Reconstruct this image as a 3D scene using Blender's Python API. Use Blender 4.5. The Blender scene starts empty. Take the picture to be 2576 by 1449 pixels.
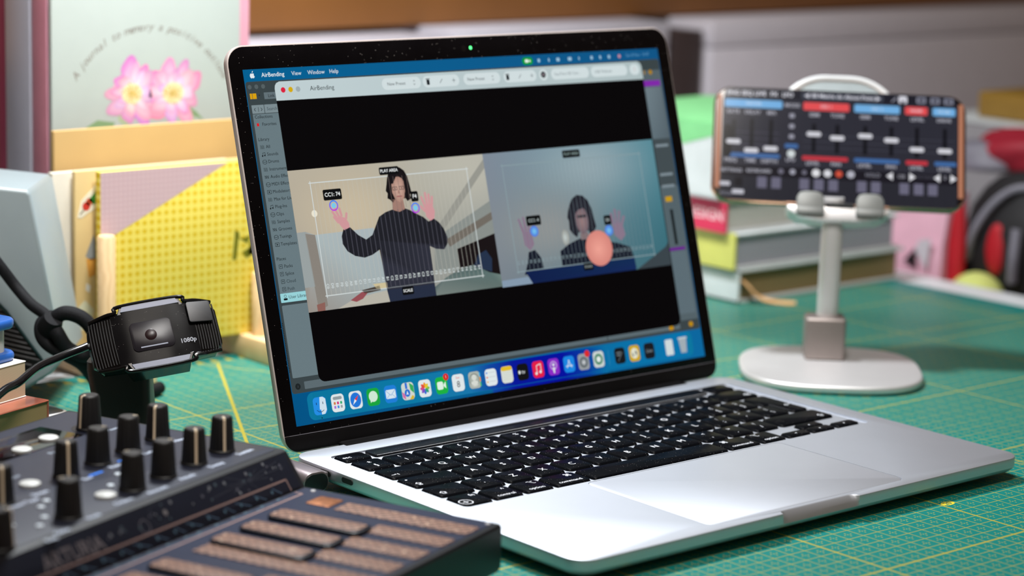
import bpy, bmesh, math, random
from mathutils import Matrix, Vector, Euler
random.seed(7)
S = 0.001                      # everything below is written in millimetres
scene = bpy.context.scene
COL = scene.collection
R_ = math.radians

# ------------------------------------------------------------------ camera
cam_d = bpy.data.cameras.new('camera')
cam = bpy.data.objects.new('camera', cam_d)
COL.objects.link(cam)
_right = Vector((0.7584361804, -0.6511061299, 0.0289027298))
_down = Vector((-0.1034210976, -0.1640170265, -0.9810211474))
_fwd = Vector((0.6434894225, 0.7410527799, -0.1917345577))
m = Matrix((_right, -_down, -_fwd)).transposed().to_4x4()
m.translation = Vector((-798.953, -801.485, 315.225)) * S
cam.matrix_world = m
cam_d.sensor_width = 36.0
cam_d.sensor_fit = 'HORIZONTAL'
cam_d.lens = 5875.06 / 2576.0 * 36.0
cam_d.clip_start = 0.02
cam_d.clip_end = 50
cam_d.dof.use_dof = True
cam_d.dof.focus_distance = 1.142
cam_d.dof.aperture_fstop = 6.4
scene.camera = cam

# ------------------------------------------------------------------ view, world, lights
scene.view_settings.view_transform = 'Standard'
scene.view_settings.look = 'None'
scene.view_settings.gamma = 1.0
scene.view_settings.use_curve_mapping = False
scene.view_settings.exposure = 0.0

world = bpy.data.worlds.new('room_light')
scene.world = world
world.use_nodes = True
bg = world.node_tree.nodes['Background']
bg.inputs['Color'].default_value = (1.0, 0.70, 0.46, 1)
bg.inputs['Strength'].default_value = 0.10


def area_light(name, loc, target, size, power, color=(1, 1, 1), shape='DISK'):
    d = bpy.data.lights.new(name, 'AREA')
    d.shape = shape
    d.size = size
    d.energy = power
    d.color = color
    o = bpy.data.objects.new(name, d)
    COL.objects.link(o)
    o.location = Vector(loc) * S
    o.rotation_euler = (Vector(target) - Vector(loc)).to_track_quat('-Z', 'Y').to_euler()
    return o


# the desk lamp above the back of the laptop, an added fill light that brightens the folders and card, and the ceiling lamp
lamp = area_light('desk_lamp', (0, 335, 820), (-40, 130, 0), 0.12, 9.0, (0.93, 0.97, 1.0))
lamp.data.spread = R_(160)
fill_light = area_light('side_fill', (-190, -180, 930), (-30, 390, 110), 0.22, 2.0, (1.0, 0.97, 0.94))  # added fill, no known lamp; narrow spread keeps it on the folders
fill_light.data.spread = R_(70)
area_light('ceiling_lamp', (-600, -500, 1500), (0, 300, 0), 0.5, 9, (1.0, 0.92, 0.84))


# ------------------------------------------------------------------ helpers
def lin(c):
    """sRGB 0-255 -> linear"""
    r = []
    for v in c[:3]:
        v = v / 255.0
        r.append(v / 12.92 if v <= 0.04045 else ((v + 0.055) / 1.055) ** 2.4)
    return r


class MB:
    """collects shapes (mm) and builds ONE mesh object"""

    def __init__(self):
        self.v, self.f, self.mi = [], [], []
        self.cur = 0

    def add(self, verts, faces, M=None):
        o = len(self.v)
        if M is not None:
            verts = [M @ Vector(p) for p in verts]
        self.v += [tuple(p) for p in verts]
        for f in faces:
            self.f.append(tuple(i + o for i in f))
            self.mi.append(self.cur)
        return self

    def add_bm(self, bm, M=None):
        bm.verts.ensure_lookup_table()
        for i, v in enumerate(bm.verts):
            v.index = i
        self.add([v.co.copy() for v in bm.verts], [[v.index for v in f.verts] for f in bm.faces], M)
        bm.free()
        return self

    def box(self, c, s, bev=0.0, seg=2, M=None):
        bm = bmesh.new()
        bmesh.ops.create_cube(bm, size=1)
        for v in bm.verts:
            v.co = Vector((v.co.x * s[0] + c[0], v.co.y * s[1] + c[1], v.co.z * s[2] + c[2]))
        if bev > 0:
            bmesh.ops.bevel(bm, geom=list(bm.edges), offset=bev, segments=seg, affect='EDGES', profile=0.5)
        return self.add_bm(bm, M)

    def prism(self, poly, z0, z1, bev=0.0, seg=2, M=None, bottom=False):
        """poly (x,y) CCW extruded z0..z1; bev rounds the top rim"""
        n = len(poly)
        rings = [(0.0, z0)]
        if bev > 0:
            if bottom:
                rings = [(bev * (1 - math.sin(a)), z0 + bev * (1 - math.cos(a))) for a in [i * math.pi / 2 / seg for i in range(seg + 1)]]
            rings += [(bev * (1 - math.cos(a)), z1 - bev + bev * math.sin(a)) for a in [i * math.pi / 2 / seg for i in range(seg + 1)]]
        else:
            rings.append((0.0, z1))
        vs, fs = [], []
        for ins, z in rings:
            for p in (inset(poly, ins) if ins > 0 else poly):
                vs.append((p[0], p[1], z))
        for k in range(len(rings) - 1):
            for i in range(n):
                j = (i + 1) % n
                fs.append((k * n + i, k * n + j, k * n + n + j, k * n + n + i))
        fs.append(tuple(reversed(range(n))))
        b = (len(rings) - 1) * n
        fs.append(tuple(b + i for i in range(n)))
        return self.add(vs, fs, M)

    def lathe(self, prof, seg=24, M=None, cap=True):
        vs, fs = [], []
        n = len(prof)
        for i in range(seg):
            a = 2 * math.pi * i / seg
            for r, z in prof:
                vs.append((r * math.cos(a), r * math.sin(a), z))
        for i in range(seg):
            j = (i + 1) % seg
            for k in range(n - 1):
                fs.append((i * n + k, j * n + k, j * n + k + 1, i * n + k + 1))
        if cap:
            fs.append(tuple(i * n + n - 1 for i in range(seg)))
            fs.append(tuple(i * n for i in reversed(range(seg))))
        return self.add(vs, fs, M)

    def tube(self, path, rad, seg=12, M=None, closed=False):
        P = [Vector(p) for p in path]
        n = len(P)
        vs, fs = [], []
        up = Vector((0, 0, 1))
        prev = None
        for i in range(n):
            a = P[(i - 1) % n] if (i > 0 or closed) else P[0]
            b = P[(i + 1) % n] if (i < n - 1 or closed) else P[-1]
            t = (b - a).normalized()
            if prev is None:
                u = t.cross(up)
                if u.length < 1e-3:
                    u = t.cross(Vector((1, 0, 0)))
            else:
                u = prev - t * prev.dot(t)
            u.normalize()
            prev = u
            w = t.cross(u)
            r = rad[i] if isinstance(rad, (list, tuple)) else rad
            for k in range(seg):
                q = 2 * math.pi * k / seg
                vs.append(P[i] + u * (r * math.cos(q)) + w * (r * math.sin(q)))
        for i in range(n if closed else n - 1):
            j = (i + 1) % n
            for k in range(seg):
                l = (k + 1) % seg
                fs.append((i * seg + k, i * seg + l, j * seg + l, j * seg + k))
        if not closed:
            fs.append(tuple(reversed(range(seg))))
            fs.append(tuple((n - 1) * seg + k for k in range(seg)))
        return self.add(vs, fs, M)

    def build(self, name, mat, parent=None, smooth=35, M=None):
        me = bpy.data.meshes.new(name)
        me.from_pydata([Vector(p) * S for p in self.v], [], self.f)
        mats = mat if isinstance(mat, (list, tuple)) else [mat]
        for k in mats:
            me.materials.append(k)
        if len(mats) > 1:
            for p, i in zip(me.polygons, self.mi):
                p.material_index = i
        bm = bmesh.new()
        bm.from_mesh(me)
        bmesh.ops.recalc_face_normals(bm, faces=bm.faces)
        bm.to_mesh(me)
        bm.free()
        if smooth:
            for p in me.polygons:
                p.use_smooth = True
            me.set_sharp_from_angle(angle=R_(smooth))
        me.update()
        o = bpy.data.objects.new(name, me)
        COL.objects.link(o)
        if parent is not None:
            o.parent = parent
        if M is not None:
            o.matrix_local = M
        return o


def inset(poly, d):
    """move every vertex of a CCW polygon inwards by d"""
    n = len(poly)
    out = []
    for i in range(n):
        p0, p1, p2 = Vector(poly[i - 1]), Vector(poly[i]), Vector(poly[(i + 1) % n])
        e1, e2 = (p1 - p0), (p2 - p1)
        if e1.length < 1e-9:
            e1 = e2
        if e2.length < 1e-9:
            e2 = e1
        e1.normalize(); e2.normalize()
        n1, n2 = Vector((-e1.y, e1.x)), Vector((-e2.y, e2.x))
        b = n1 + n2
        if b.length < 1e-6:
            b = n1
        b.normalize()
        k = max(0.35, b.dot(n1))
        q = p1 + b * (d / k)
        out.append((q.x, q.y))
    return out


def rrect(cx, cy, w, h, r, n=6):
    pts = []
    r = min(r, w / 2 - 1e-4, h / 2 - 1e-4)
    for qx, qy, a0 in ((1, 1, 0), (-1, 1, 90), (-1, -1, 180), (1, -1, 270)):
        for i in range(n + 1):
            a = R_(a0 + 90 * i / n)
            pts.append((cx + qx * (w / 2 - r) + r * math.cos(a), cy + qy * (h / 2 - r) + r * math.sin(a)))
    return pts


def half_round(cx, y0, y1, w, r, top=True, n=8):
    """rectangle with only its upper (or lower) corners rounded, CCW"""
    h = w / 2
    if top:
        p = [(cx - h, y0), (cx + h, y0)]
        p += [(cx + h - r + r * math.cos(R_(90 * i / n)), y1 - r + r * math.sin(R_(90 * i / n))) for i in range(n + 1)]
        p += [(cx - h + r + r * math.cos(R_(90 + 90 * i / n)), y1 - r + r * math.sin(R_(90 + 90 * i / n))) for i in range(n + 1)]
    else:
        p = [(cx + h, y1), (cx - h, y1)]
        p += [(cx - h + r + r * math.cos(R_(180 + 90 * i / n)), y0 + r + r * math.sin(R_(180 + 90 * i / n))) for i in range(n + 1)]
        p += [(cx + h - r + r * math.cos(R_(270 + 90 * i / n)), y0 + r + r * math.sin(R_(270 + 90 * i / n))) for i in range(n + 1)]
    return p


def ell(cx, cy, rx, ry, n=28):
    return [(cx + rx * math.cos(2 * math.pi * i / n), cy + ry * math.sin(2 * math.pi * i / n)) for i in range(n)]


def spline(pts, n=10, closed=False):
    """Catmull-Rom through the points"""
    P = [Vector(p) for p in pts]
    m = len(P)
    out = []
    rng = range(m) if closed else range(m - 1)
    for i in rng:
        p0 = P[(i - 1) % m] if (closed or i > 0) else P[0]
        p1, p2 = P[i], P[(i + 1) % m]
        p3 = P[(i + 2) % m] if (closed or i + 2 < m) else P[-1]
        for k in range(n):
            t = k / n
            out.append(0.5 * ((2 * p1) + (p2 - p0) * t + (2 * p0 - 5 * p1 + 4 * p2 - p3) * t * t + (-p0 + 3 * p1 - 3 * p2 + p3) * t ** 3))
    if not closed:
        out.append(P[-1])
    return out


def thing(name, label, cat, loc=(0, 0, 0), rot=(0, 0, 0), group=None, kind=None):
    o = bpy.data.objects.new(name, None)
    o.empty_display_size = 0.02
    COL.objects.link(o)
    o.location = Vector(loc) * S
    o.rotation_euler = rot
    return tag(o, label, cat, group, kind)


def tag(o, label=None, cat=None, group=None, kind=None):
    if label:
        o['label'] = label
    if cat:
        o['category'] = cat
    if group:
        o['group'] = group
    if kind:
        o['kind'] = kind
    return o


_cu = bpy.data.curves.new('type', 'FONT')
_cu.resolution_u = 2
_fo = bpy.data.objects.new('type', _cu)
_tc = {}


def glyphs(body, align='LEFT', shear=0.0, bold=0.0):
    key = (body, align, shear, bold)
    if key not in _tc:
        _cu.body = body
        _cu.size = 1.0
        _cu.align_x = align
        _cu.align_y = 'CENTER'
        _cu.shear = shear
        _cu.offset = bold
        me = bpy.data.meshes.new_from_object(_fo)
        _tc[key] = ([(v.co.x, v.co.y) for v in me.vertices], [tuple(p.vertices) for p in me.polygons])
        bpy.data.meshes.remove(me)
    return _tc[key]


class Canvas:
    """flat print: coloured polygons in page units (x right, y DOWN), a few hundredths of a mm apart"""

    def __init__(self, k, ox=0.0, oy=0.0, step=0.012):
        self.k, self.ox, self.oy, self.step = k, ox, oy, step
        self.v, self.f, self.c = [], [], []

    def poly(self, pts, col, lay, cols=None):
        o = len(self.v)
        for i, (x, y) in enumerate(pts):
            self.v.append(((x - self.ox) * self.k, -(y - self.oy) * self.k, lay * self.step))
            self.c.append(lin(cols[i]) if cols else lin(col))
        self.f.append(tuple(range(o, o + len(pts))))

    def rect(self, x0, y0, x1, y1, col, lay, r=0.0, cols=None):
        if r > 0:
            self.poly(rrect((x0 + x1) / 2, (y0 + y1) / 2, x1 - x0, y1 - y0, r, 5), col, lay)
        else:
            self.poly([(x0, y0), (x1, y0), (x1, y1), (x0, y1)], col, lay, cols)

    def disc(self, x, y, r, col, lay, ry=None, n=24):
        self.poly(ell(x, y, r, ry or r, n), col, lay)

    def fan(self, pts, c, col_in, col_out, lay):
        """polygon shaded from its middle to its rim"""
        o = len(self.v)
        for (x, y), q in [(c, col_in)] + [(p, col_out) for p in pts]:
            self.v.append(((x - self.ox) * self.k, -(y - self.oy) * self.k, lay * self.step))
            self.c.append(lin(q))
        n = len(pts)
        for i in range(n):
            self.f.append((o, o + 1 + i, o + 1 + (i + 1) % n))

    def ring(self, x, y, r0, r1, col, lay, col2=None, n=28):
        o = len(self.v)
        for i in range(n):
            a = 2 * math.pi * i / n
            t = 0.5 + 0.5 * math.sin(a)
            q = [u * (1 - t) + w * t for u, w in zip(col, col2 or col)]
            for r in (r0, r1):
                self.v.append(((x + r * math.cos(a) - self.ox) * self.k, -(y + r * math.sin(a) - self.oy) * self.k, lay * self.step))
                self.c.append(lin(q))
        for i in range(n):
            j = (i + 1) % n
            self.f.append((o + 2 * i, o + 2 * i + 1, o + 2 * j + 1, o + 2 * j))

    def line(self, pts, w, col, lay):
        for (x0, y0), (x1, y1) in zip(pts, pts[1:]):
            d = Vector((x1 - x0, y1 - y0))
            if d.length < 1e-6:
                continue
            n = Vector((-d.y, d.x)).normalized() * (w / 2)
            self.poly([(x0 - n.x, y0 - n.y), (x1 - n.x, y1 - n.y), (x1 + n.x, y1 + n.y), (x0 + n.x, y0 + n.y)], col, lay)

    def grad(self, x0, y0, x1, y1, nx, ny, fn, lay):
        """smoothly shaded rectangle; fn(s, t) -> colour"""
        o = len(self.v)
        for j in range(ny + 1):
            for i in range(nx + 1):
                s_, t_ = i / nx, j / ny
                self.v.append(((x0 + (x1 - x0) * s_ - self.ox) * self.k, -(y0 + (y1 - y0) * t_ - self.oy) * self.k, lay * self.step))
                self.c.append(lin(fn(s_, t_)))
        for j in range(ny):
            for i in range(nx):
                a = o + j * (nx + 1) + i
                self.f.append((a, a + 1, a + nx + 2, a + nx + 1))

    def text(self, x, y, s, size, col, lay, align='LEFT', rot=0.0, shear=0.0, bold=0.0, sx=1.0):
        vs, fs = glyphs(s, align, shear, bold)
        o = len(self.v)
        ca, sa = math.cos(rot), math.sin(rot)
        q = lin(col)
        for a, b in vs:
            a, b = a * size * sx, -b * size
            X, Y = x + a * ca - b * sa, y + a * sa + b * ca
            self.v.append(((X - self.ox) * self.k, -(Y - self.oy) * self.k, lay * self.step))
            self.c.append(q)
        for f in fs:
            self.f.append(tuple(i + o for i in f))

    def build(self, name, mat, parent, M):
        me = bpy.data.meshes.new(name)
        me.from_pydata([M @ (Vector(p)) * S for p in self.v], [], self.f)
        at = me.color_attributes.new('print', 'FLOAT_COLOR', 'POINT')
        at.data.foreach_set('color', [x for c in self.c for x in (*c, 1.0)])
        me.materials.append(mat)
        o = bpy.data.objects.new(name, me)
        COL.objects.link(o)
        o.parent = parent
        return o


# ------------------------------------------------------------------ materials
def mat_new(name):
    ma = bpy.data.materials.new(name)
    ma.use_nodes = True
    nt = ma.node_tree
    return ma, nt, nt.nodes['Principled BSDF']


def setp(b, **kw):
    names = {'rough': 'Roughness', 'metal': 'Metallic', 'spec': 'Specular IOR Level', 'coat': 'Coat Weight', 'coat_r': 'Coat Roughness',
             'sheen': 'Sheen Weight', 'aniso': 'Anisotropic', 'trans': 'Transmission Weight', 'sss': 'Subsurface Weight'}
    for k, v in kw.items():
        b.inputs[names[k]].default_value = v


def mat(name, col, rough=0.5, metal=0.0, var=0.06, scale=60.0, bump=0.0, bscale=400.0, srgb=True, **kw):
    """principled surface with a little procedural colour variation and grain"""
    ma, nt, b = mat_new(name)
    setp(b, rough=rough, metal=metal, **kw)
    c = lin(col) if srgb else col
    tc = nt.nodes.new('ShaderNodeTexCoord')
    nz = nt.nodes.new('ShaderNodeTexNoise')
    nz.inputs['Scale'].default_value = scale
    nz.inputs['Detail'].default_value = 3
    nt.links.new(tc.outputs['Object'], nz.inputs['Vector'])
    cr = nt.nodes.new('ShaderNodeValToRGB')
    cr.color_ramp.elements[0].position = 0.3
    cr.color_ramp.elements[1].position = 0.7
    cr.color_ramp.elements[0].color = (*[max(0, x * (1 - var)) for x in c], 1)
    cr.color_ramp.elements[1].color = (*[min(1, x * (1 + var)) for x in c], 1)
    nt.links.new(nz.outputs['Fac'], cr.inputs['Fac'])
    nt.links.new(cr.outputs['Color'], b.inputs['Base Color'])
    if bump > 0:
        n2 = nt.nodes.new('ShaderNodeTexNoise')
        n2.inputs['Scale'].default_value = bscale
        n2.inputs['Detail'].default_value = 4
        nt.links.new(tc.outputs['Object'], n2.inputs['Vector'])
        bp = nt.nodes.new('ShaderNodeBump')
        bp.inputs['Strength'].default_value = bump
        bp.inputs['Distance'].default_value = 0.0005
        nt.links.new(n2.outputs['Fac'], bp.inputs['Height'])
        nt.links.new(bp.outputs['Normal'], b.inputs['Normal'])
    return ma


class NX:
    """tiny node-expression helper"""

    def __init__(self, nt):
        self.nt = nt

    def m(self, op, a, b=0.0, c=None):
        n = self.nt.nodes.new('ShaderNodeMath')
        n.operation = op
        for i, x in enumerate((a, b) if c is None else (a, b, c)):
            if isinstance(x, (int, float)):
                n.inputs[i].default_value = x
            else:
                self.nt.links.new(x, n.inputs[i])
        return n.outputs[0]

    def xyz(self, unit=1000.0, which='Object'):
        tc = self.nt.nodes.new('ShaderNodeTexCoord')
        sp = self.nt.nodes.new('ShaderNodeSeparateXYZ')
        self.nt.links.new(tc.outputs[which], sp.inputs[0])
        return [self.m('MULTIPLY', o, unit) for o in sp.outputs]

    def dist(self, x, period, off=0.0):
        """distance to the nearest multiple of period (+off)"""
        t = self.m('ADD', x, period * 1000.5 - off)
        t = self.m('MODULO', t, period)
        return self.m('ABSOLUTE', self.m('SUBTRACT', t, period / 2))

    def less(self, a, b):
        return self.m('LESS_THAN', a, b)

    def mix(self, fac, a, b):
        n = self.nt.nodes.new('ShaderNodeMix')
        n.data_type = 'RGBA'
        for s, x in ((n.inputs[0], fac), (n.inputs[6], a), (n.inputs[7], b)):
            if isinstance(x, (int, float)):
                s.default_value = x
            elif isinstance(x, (tuple, list)):
                s.default_value = (*x, 1) if len(x) == 3 else x
            else:
                self.nt.links.new(x, s)
        return n.outputs[2]

    def noise(self, scale, detail=2.0, vec=None):
        n = self.nt.nodes.new('ShaderNodeTexNoise')
        n.inputs['Scale'].default_value = scale
        n.inputs['Detail'].default_value = detail
        if vec is None:
            tc = self.nt.nodes.new('ShaderNodeTexCoord')
            vec = tc.outputs['Object']
        self.nt.links.new(vec, n.inputs['Vector'])
        return n.outputs['Fac']


def print_mat(name, rough=0.5, emit=0.0, spec=0.3):
    """flat print: colour comes from the mesh's colour attribute"""
    ma, nt, b = mat_new(name)
    at = nt.nodes.new('ShaderNodeAttribute')
    at.attribute_name = 'print'
    setp(b, rough=rough, spec=spec)
    if emit > 0:
        b.inputs['Base Color'].default_value = (0.001, 0.001, 0.001, 1)
        nt.links.new(at.outputs['Color'], b.inputs['Emission Color'])
        b.inputs['Emission Strength'].default_value = emit
    else:
        nt.links.new(at.outputs['Color'], b.inputs['Base Color'])
    return ma


M_screen = print_mat('lit_screen', 0.12, 1.0, 0.08)
M_print = print_mat('ink_print', 0.55)
M_alu = mat('brushed_aluminium', (214, 218, 226), 0.5, 1.0, var=0.02, scale=30, bump=0.02, bscale=2500)
M_alu_soft = mat('silver_anodised', (214, 213, 214), 0.42, 0.55, var=0.02, bump=0.02, bscale=2500)
M_pad = mat('trackpad_glass', (226, 230, 238), 0.47, 0.95, var=0.01)
M_lid_edge = mat('lid_edge_metal', (196, 184, 180), 0.36, 0.35, var=0.03)
M_rubber = mat('black_rubber', (18, 18, 19), 0.7)
M_hinge = mat('hinge_black', (13, 12, 13), 0.4, spec=0.12)
M_blackplastic = mat('black_plastic', (13, 12, 14), 0.42, bump=0.05, bscale=1500)
M_gloss = mat('black_gloss', (8, 7, 9), 0.08, coat=0.3)
M_knob = mat('knob_black', (11, 10, 11), 0.5, bump=0.05, bscale=2500)
M_white_pl = mat('white_plastic', (214, 222, 224), 0.4, var=0.02)
M_cream = mat('cream_white', (232, 224, 205), 0.6)


def dusty(name, col, rough, amount=0.5, dens=900.0, spec=0.4, coat=0.0):
    """dark surface with fine dust specks and finger smudges"""
    ma, nt, b = mat_new(name)
    x = NX(nt)
    setp(b, spec=spec, coat=coat)
    tc = nt.nodes.new('ShaderNodeTexCoord')
    vo = nt.nodes.new('ShaderNodeTexVoronoi')
    vo.inputs['Scale'].default_value = dens
    nt.links.new(tc.outputs['Object'], vo.inputs['Vector'])
    speck = x.less(vo.outputs['Distance'], 0.13)
    sp = nt.nodes.new('ShaderNodeSeparateColor')
    nt.links.new(vo.outputs['Color'], sp.inputs[0])
    keep = x.less(sp.outputs[0], x.m('MULTIPLY', x.noise(22, 3), amount))
    fac = x.m('MULTIPLY', speck, keep)
    c = lin(col)
    smudge = x.noise(45, 4)
    base = x.mix(x.m('MULTIPLY', smudge, 0.5), c, [min(1, k * 1.7 + 0.002) for k in c])
    nt.links.new(x.mix(x.m('MULTIPLY', fac, 0.6), base, (0.55, 0.5, 0.47)), b.inputs['Base Color'])
    nt.links.new(x.m('ADD', x.m('MULTIPLY', smudge, 0.25), rough - 0.1), b.inputs['Roughness'])
    return ma


M_glass_blk = dusty('bezel_glass', (4, 3, 4), 0.14, 0.2, 1100, spec=0.12)
M_key = dusty('keycap_black', (5, 6, 9), 0.3, 0.55, 1300, spec=0.04)

# ================================================================== THE SETTING
# desk top
M_desk = mat('white_laminate', (224, 228, 232), 0.45, var=0.02)
b = MB()
b.box((-20, 40, -14), (1164, 1000, 24), 2)
o = b.build('desk', M_desk)
tag(o, 'white laminate desk top under the green cutting mat', 'desk')
for i, (lx, ly) in enumerate(((-560, -420), (520, -420), (-560, 490), (520, 490))):
    MB().box((lx, ly, -376), (50, 50, 700), 3).build('leg', M_desk, o)

M_wall = mat('wall_paint', (70, 62, 62), 0.8, var=0.03, scale=4, bump=0.05, bscale=300)
M_floor = mat('floor_boards', (120, 92, 66), 0.5, var=0.15, scale=6)
b = MB(); b.box((300, 1460, 600), (5200, 40, 2700)); tag(b.build('wall_back', M_wall), kind='structure')
b = MB(); b.box((300, -200, -740), (5200, 3400, 28)); tag(b.build('floor', M_floor), kind='structure')

# ------------------------------------------------------------------ cutting mat
ma, nt, bs = mat_new('cutting_mat_green')
x = NX(nt)
X, Y, Z = x.xyz()
setp(bs, rough=0.47, spec=0.33)
GX, GY = 8.8, -4.5                       # phase of the printed centimetre grid


def lines(period, w):
    dx, dy = x.dist(X, period, GX), x.dist(Y, period, GY)
    return (x.m('LESS_THAN', dx, w), x.m('LESS_THAN', dy, w), x.m('SUBTRACT', period / 2, dx), x.m('SUBTRACT', period / 2, dy))


a10x, a10y, d10x, d10y = lines(10, 0.25)
a50x = x.m('LESS_THAN', x.dist(X, 100, 78.8), .4)
a50y = x.m('LESS_THAN', x.dist(Y, 100, -64.5), .4)
# millimetre ticks along the 50 mm lines
t1y = x.m('GREATER_THAN', x.dist(Y, 1.0, GY), 0.28)
t1x = x.m('GREATER_THAN', x.dist(X, 1.0, GX), 0.28)
n50x = x.m('LESS_THAN', x.dist(X, 100, 78.8), .9)
n50y = x.m('LESS_THAN', x.dist(Y, 100, -64.5), .9)
tick = x.m('MAXIMUM', x.m('MULTIPLY', n50x, t1y), x.m('MULTIPLY', n50y, t1x))
# little crosses of dashes in the middle of every square
cx, cy = x.m('LESS_THAN', d10x, 0.26), x.m('LESS_THAN', d10y, 0.26)
nearx, neary = x.m('LESS_THAN', d10x, 2.5), x.m('LESS_THAN', d10y, 2.5)
gapx, gapy = x.m('GREATER_THAN', d10x, 1.3), x.m('GREATER_THAN', d10y, 1.3)
arm1 = x.m('MULTIPLY', cx, x.m('MULTIPLY', neary, gapy))
arm2 = x.m('MULTIPLY', cy, x.m('MULTIPLY', nearx, gapx))
dot = x.m('LESS_THAN', x.m('ADD', x.m('MULTIPLY', d10x, d10x), x.m('MULTIPLY', d10y, d10y)), 0.2)
fine = x.m('MAXIMUM', x.m('MAXIMUM', arm1, arm2), dot)
# slanting 60 and 45 degree guide lines


def guide(px, py, ang, w=0.5):
    nx_, ny_ = -math.sin(R_(ang)), math.cos(R_(ang))
    d = x.m('ADD', x.m('MULTIPLY', X, nx_), x.m('MULTIPLY', Y, ny_))
    return x.m('LESS_THAN', x.m('ABSOLUTE', x.m('SUBTRACT', d, px * nx_ + py * ny_)), w)


g = x.m('MAXIMUM', guide(-45.8, 328.6, 61.1, 0.9), guide(-120, 196, -4, 0.5))
g = x.m('MAXIMUM', g, guide(-46, 328, 118.0, 0.5))
inside = x.m('MULTIPLY', x.m('LESS_THAN', X, 499), x.m('LESS_THAN', Y, 335.5))
grid = x.m('MULTIPLY', x.m('MAXIMUM', x.m('MAXIMUM', a10x, a10y), fine), 0.85)
grid = x.m('MAXIMUM', grid, x.m('MAXIMUM', x.m('MAXIMUM', a50x, a50y), x.m('MAXIMUM', tick, g)))
grid = x.m('MULTIPLY', grid, inside)
# scale of wedges along the rim
rim = x.m('MULTIPLY', x.m('GREATER_THAN', Y, 337.5), x.m('LESS_THAN', Y, 346))
wedge = x.m('GREATER_THAN', x.m('SUBTRACT', 5.0, x.dist(X, 10, GX)), x.m('MULTIPLY', x.m('SUBTRACT', Y, 329), 0.28))
grid = x.m('MAXIMUM', grid, x.m('MULTIPLY', rim, wedge))
green = x.mix(x.noise(14, 4), lin((0, 114, 108)), lin((2, 123, 116)))
scr = x.noise(160, 5)
green = x.mix(x.m('MULTIPLY', scr, 0.3), green, lin((24, 128, 122)))
nt.links.new(x.mix(grid, green, lin((172, 160, 56))), bs.inputs['Base Color'])
bp = nt.nodes.new('ShaderNodeBump')
bp.inputs['Strength'].default_value = 0.12
bp.inputs['Distance'].default_value = 0.0003
nt.links.new(x.noise(1800, 3), bp.inputs['Height'])
nt.links.new(bp.outputs['Normal'], bs.inputs['Normal'])
M_mat = ma
mat_o = MB().prism(rrect(70, 50, 900, 600, 6), -2, 0, 0.5).build('cutting_mat', M_mat)
tag(mat_o, 'green self-healing cutting mat with yellow centimetre grid', 'cutting mat')
cv = Canvas(1.0, 0, 0, 0.02)
cv.poly(ell(84.0, 113.2, 4.4, 2.6, 20), (214, 196, 50), 1)
cv.text(84.0, 113.2, '20', 4.6, (20, 96, 84), 2, 'CENTER', bold=0.02)
for k, s_ in ((1, '30'), (2, '40')):
    cv.text(84.0 + 100 * k, 113.2, s_, 4.6, (206, 190, 70), 2, 'CENTER')
cv.build('scale_number', M_print, mat_o, Matrix.Identity(4))

# ================================================================== LAPTOP
lap = thing('laptop', 'open silver laptop showing a video app, standing on the green mat', 'laptop')
HW, HD, ZT = 152.05, 106.2, 12.0


def outline(ins, dent=0.0, n=8):
    """base outline CCW; dent pulls the thumb scoop of the front edge inwards"""
    r = max(1.0, 11.0 - ins)
    w, h = HW - ins, HD - ins
    p = []
    for qx, qy, a0 in ((1, 1, 0), (-1, 1, 90), (-1, -1, 180)):
        for i in range(n + 1):
            a = R_(a0 + 90 * i / n)
            p.append((qx * (w - r) + r * math.cos(a), qy * (h - r) + r * math.sin(a)))
    for xx, f in ((-60, 0), (-26.5, 0), (-25.8, .45), (-24.6, .85), (-22, 1), (0, 1), (22, 1), (24.6, .85), (25.8, .45), (26.5, 0), (60, 0)):
        p.append((xx, -h + dent * f))
    for i in range(n + 1):
        a = R_(270 + 90 * i / n)
        p.append((w - r + r * math.cos(a), -(h - r) + r * math.sin(a)))
    return p


bm = bmesh.new()
levels = [(14, 0, 1.6), (8, 0, 2.4), (3.0, 0, 4.2), (0.7, 0, 5.8), (0.0, 0, 7.0), (0.0, 1.2, 9.4), (0.0, 3.4, 11.55), (0.12, 3.7, 11.85), (0.4, 3.7, ZT)]
rings = []
for ins, dent, z in levels:
    rings.append([bm.verts.new((px, py, z)) for px, py in outline(ins, dent)])
n = len(rings[0])
for ra, rb in zip(rings, rings[1:]):
    for i in range(n):
        bm.faces.new((ra[i], ra[(i + 1) % n], rb[(i + 1) % n], rb[i]))
bm.faces.new(list(reversed(rings[0])))
# deck with the keyboard well and the trackpad opening cut out
WELL = rrect(0.2, 38.5, 279.0, 106.0, 3.0, 5)
PADW, PY0, PY1 = 67.0, -99.7, -15.8
PADO = rrect(0, (PY0 + PY1) / 2, 2 * PADW + .6, PY1 - PY0 + .6, 4.6, 6)
edges = []
for i in range(n):
    edges.append(bm.edges.get((rings[-1][i], rings[-1][(i + 1) % n])))
for hole, depth in ((WELL, 1.0), (PADO, 0.5)):
    top = [bm.verts.new((px, py, ZT)) for px, py in hole]
    low = [bm.verts.new((px, py, ZT - depth)) for px, py in inset(hole, 0.15)]
    k = len(top)
    for i in range(k):
        edges.append(bm.edges.new((top[i], top[(i + 1) % k])))
        bm.faces.new((top[i], top[(i + 1) % k], low[(i + 1) % k], low[i]))
    bm.faces.new(low)
bmesh.ops.triangle_fill(bm, edges=edges, use_beauty=True, use_dissolve=False)
b = MB(); b.add_bm(bm)
base = b.build('base', M_alu, lap, 30)
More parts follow.
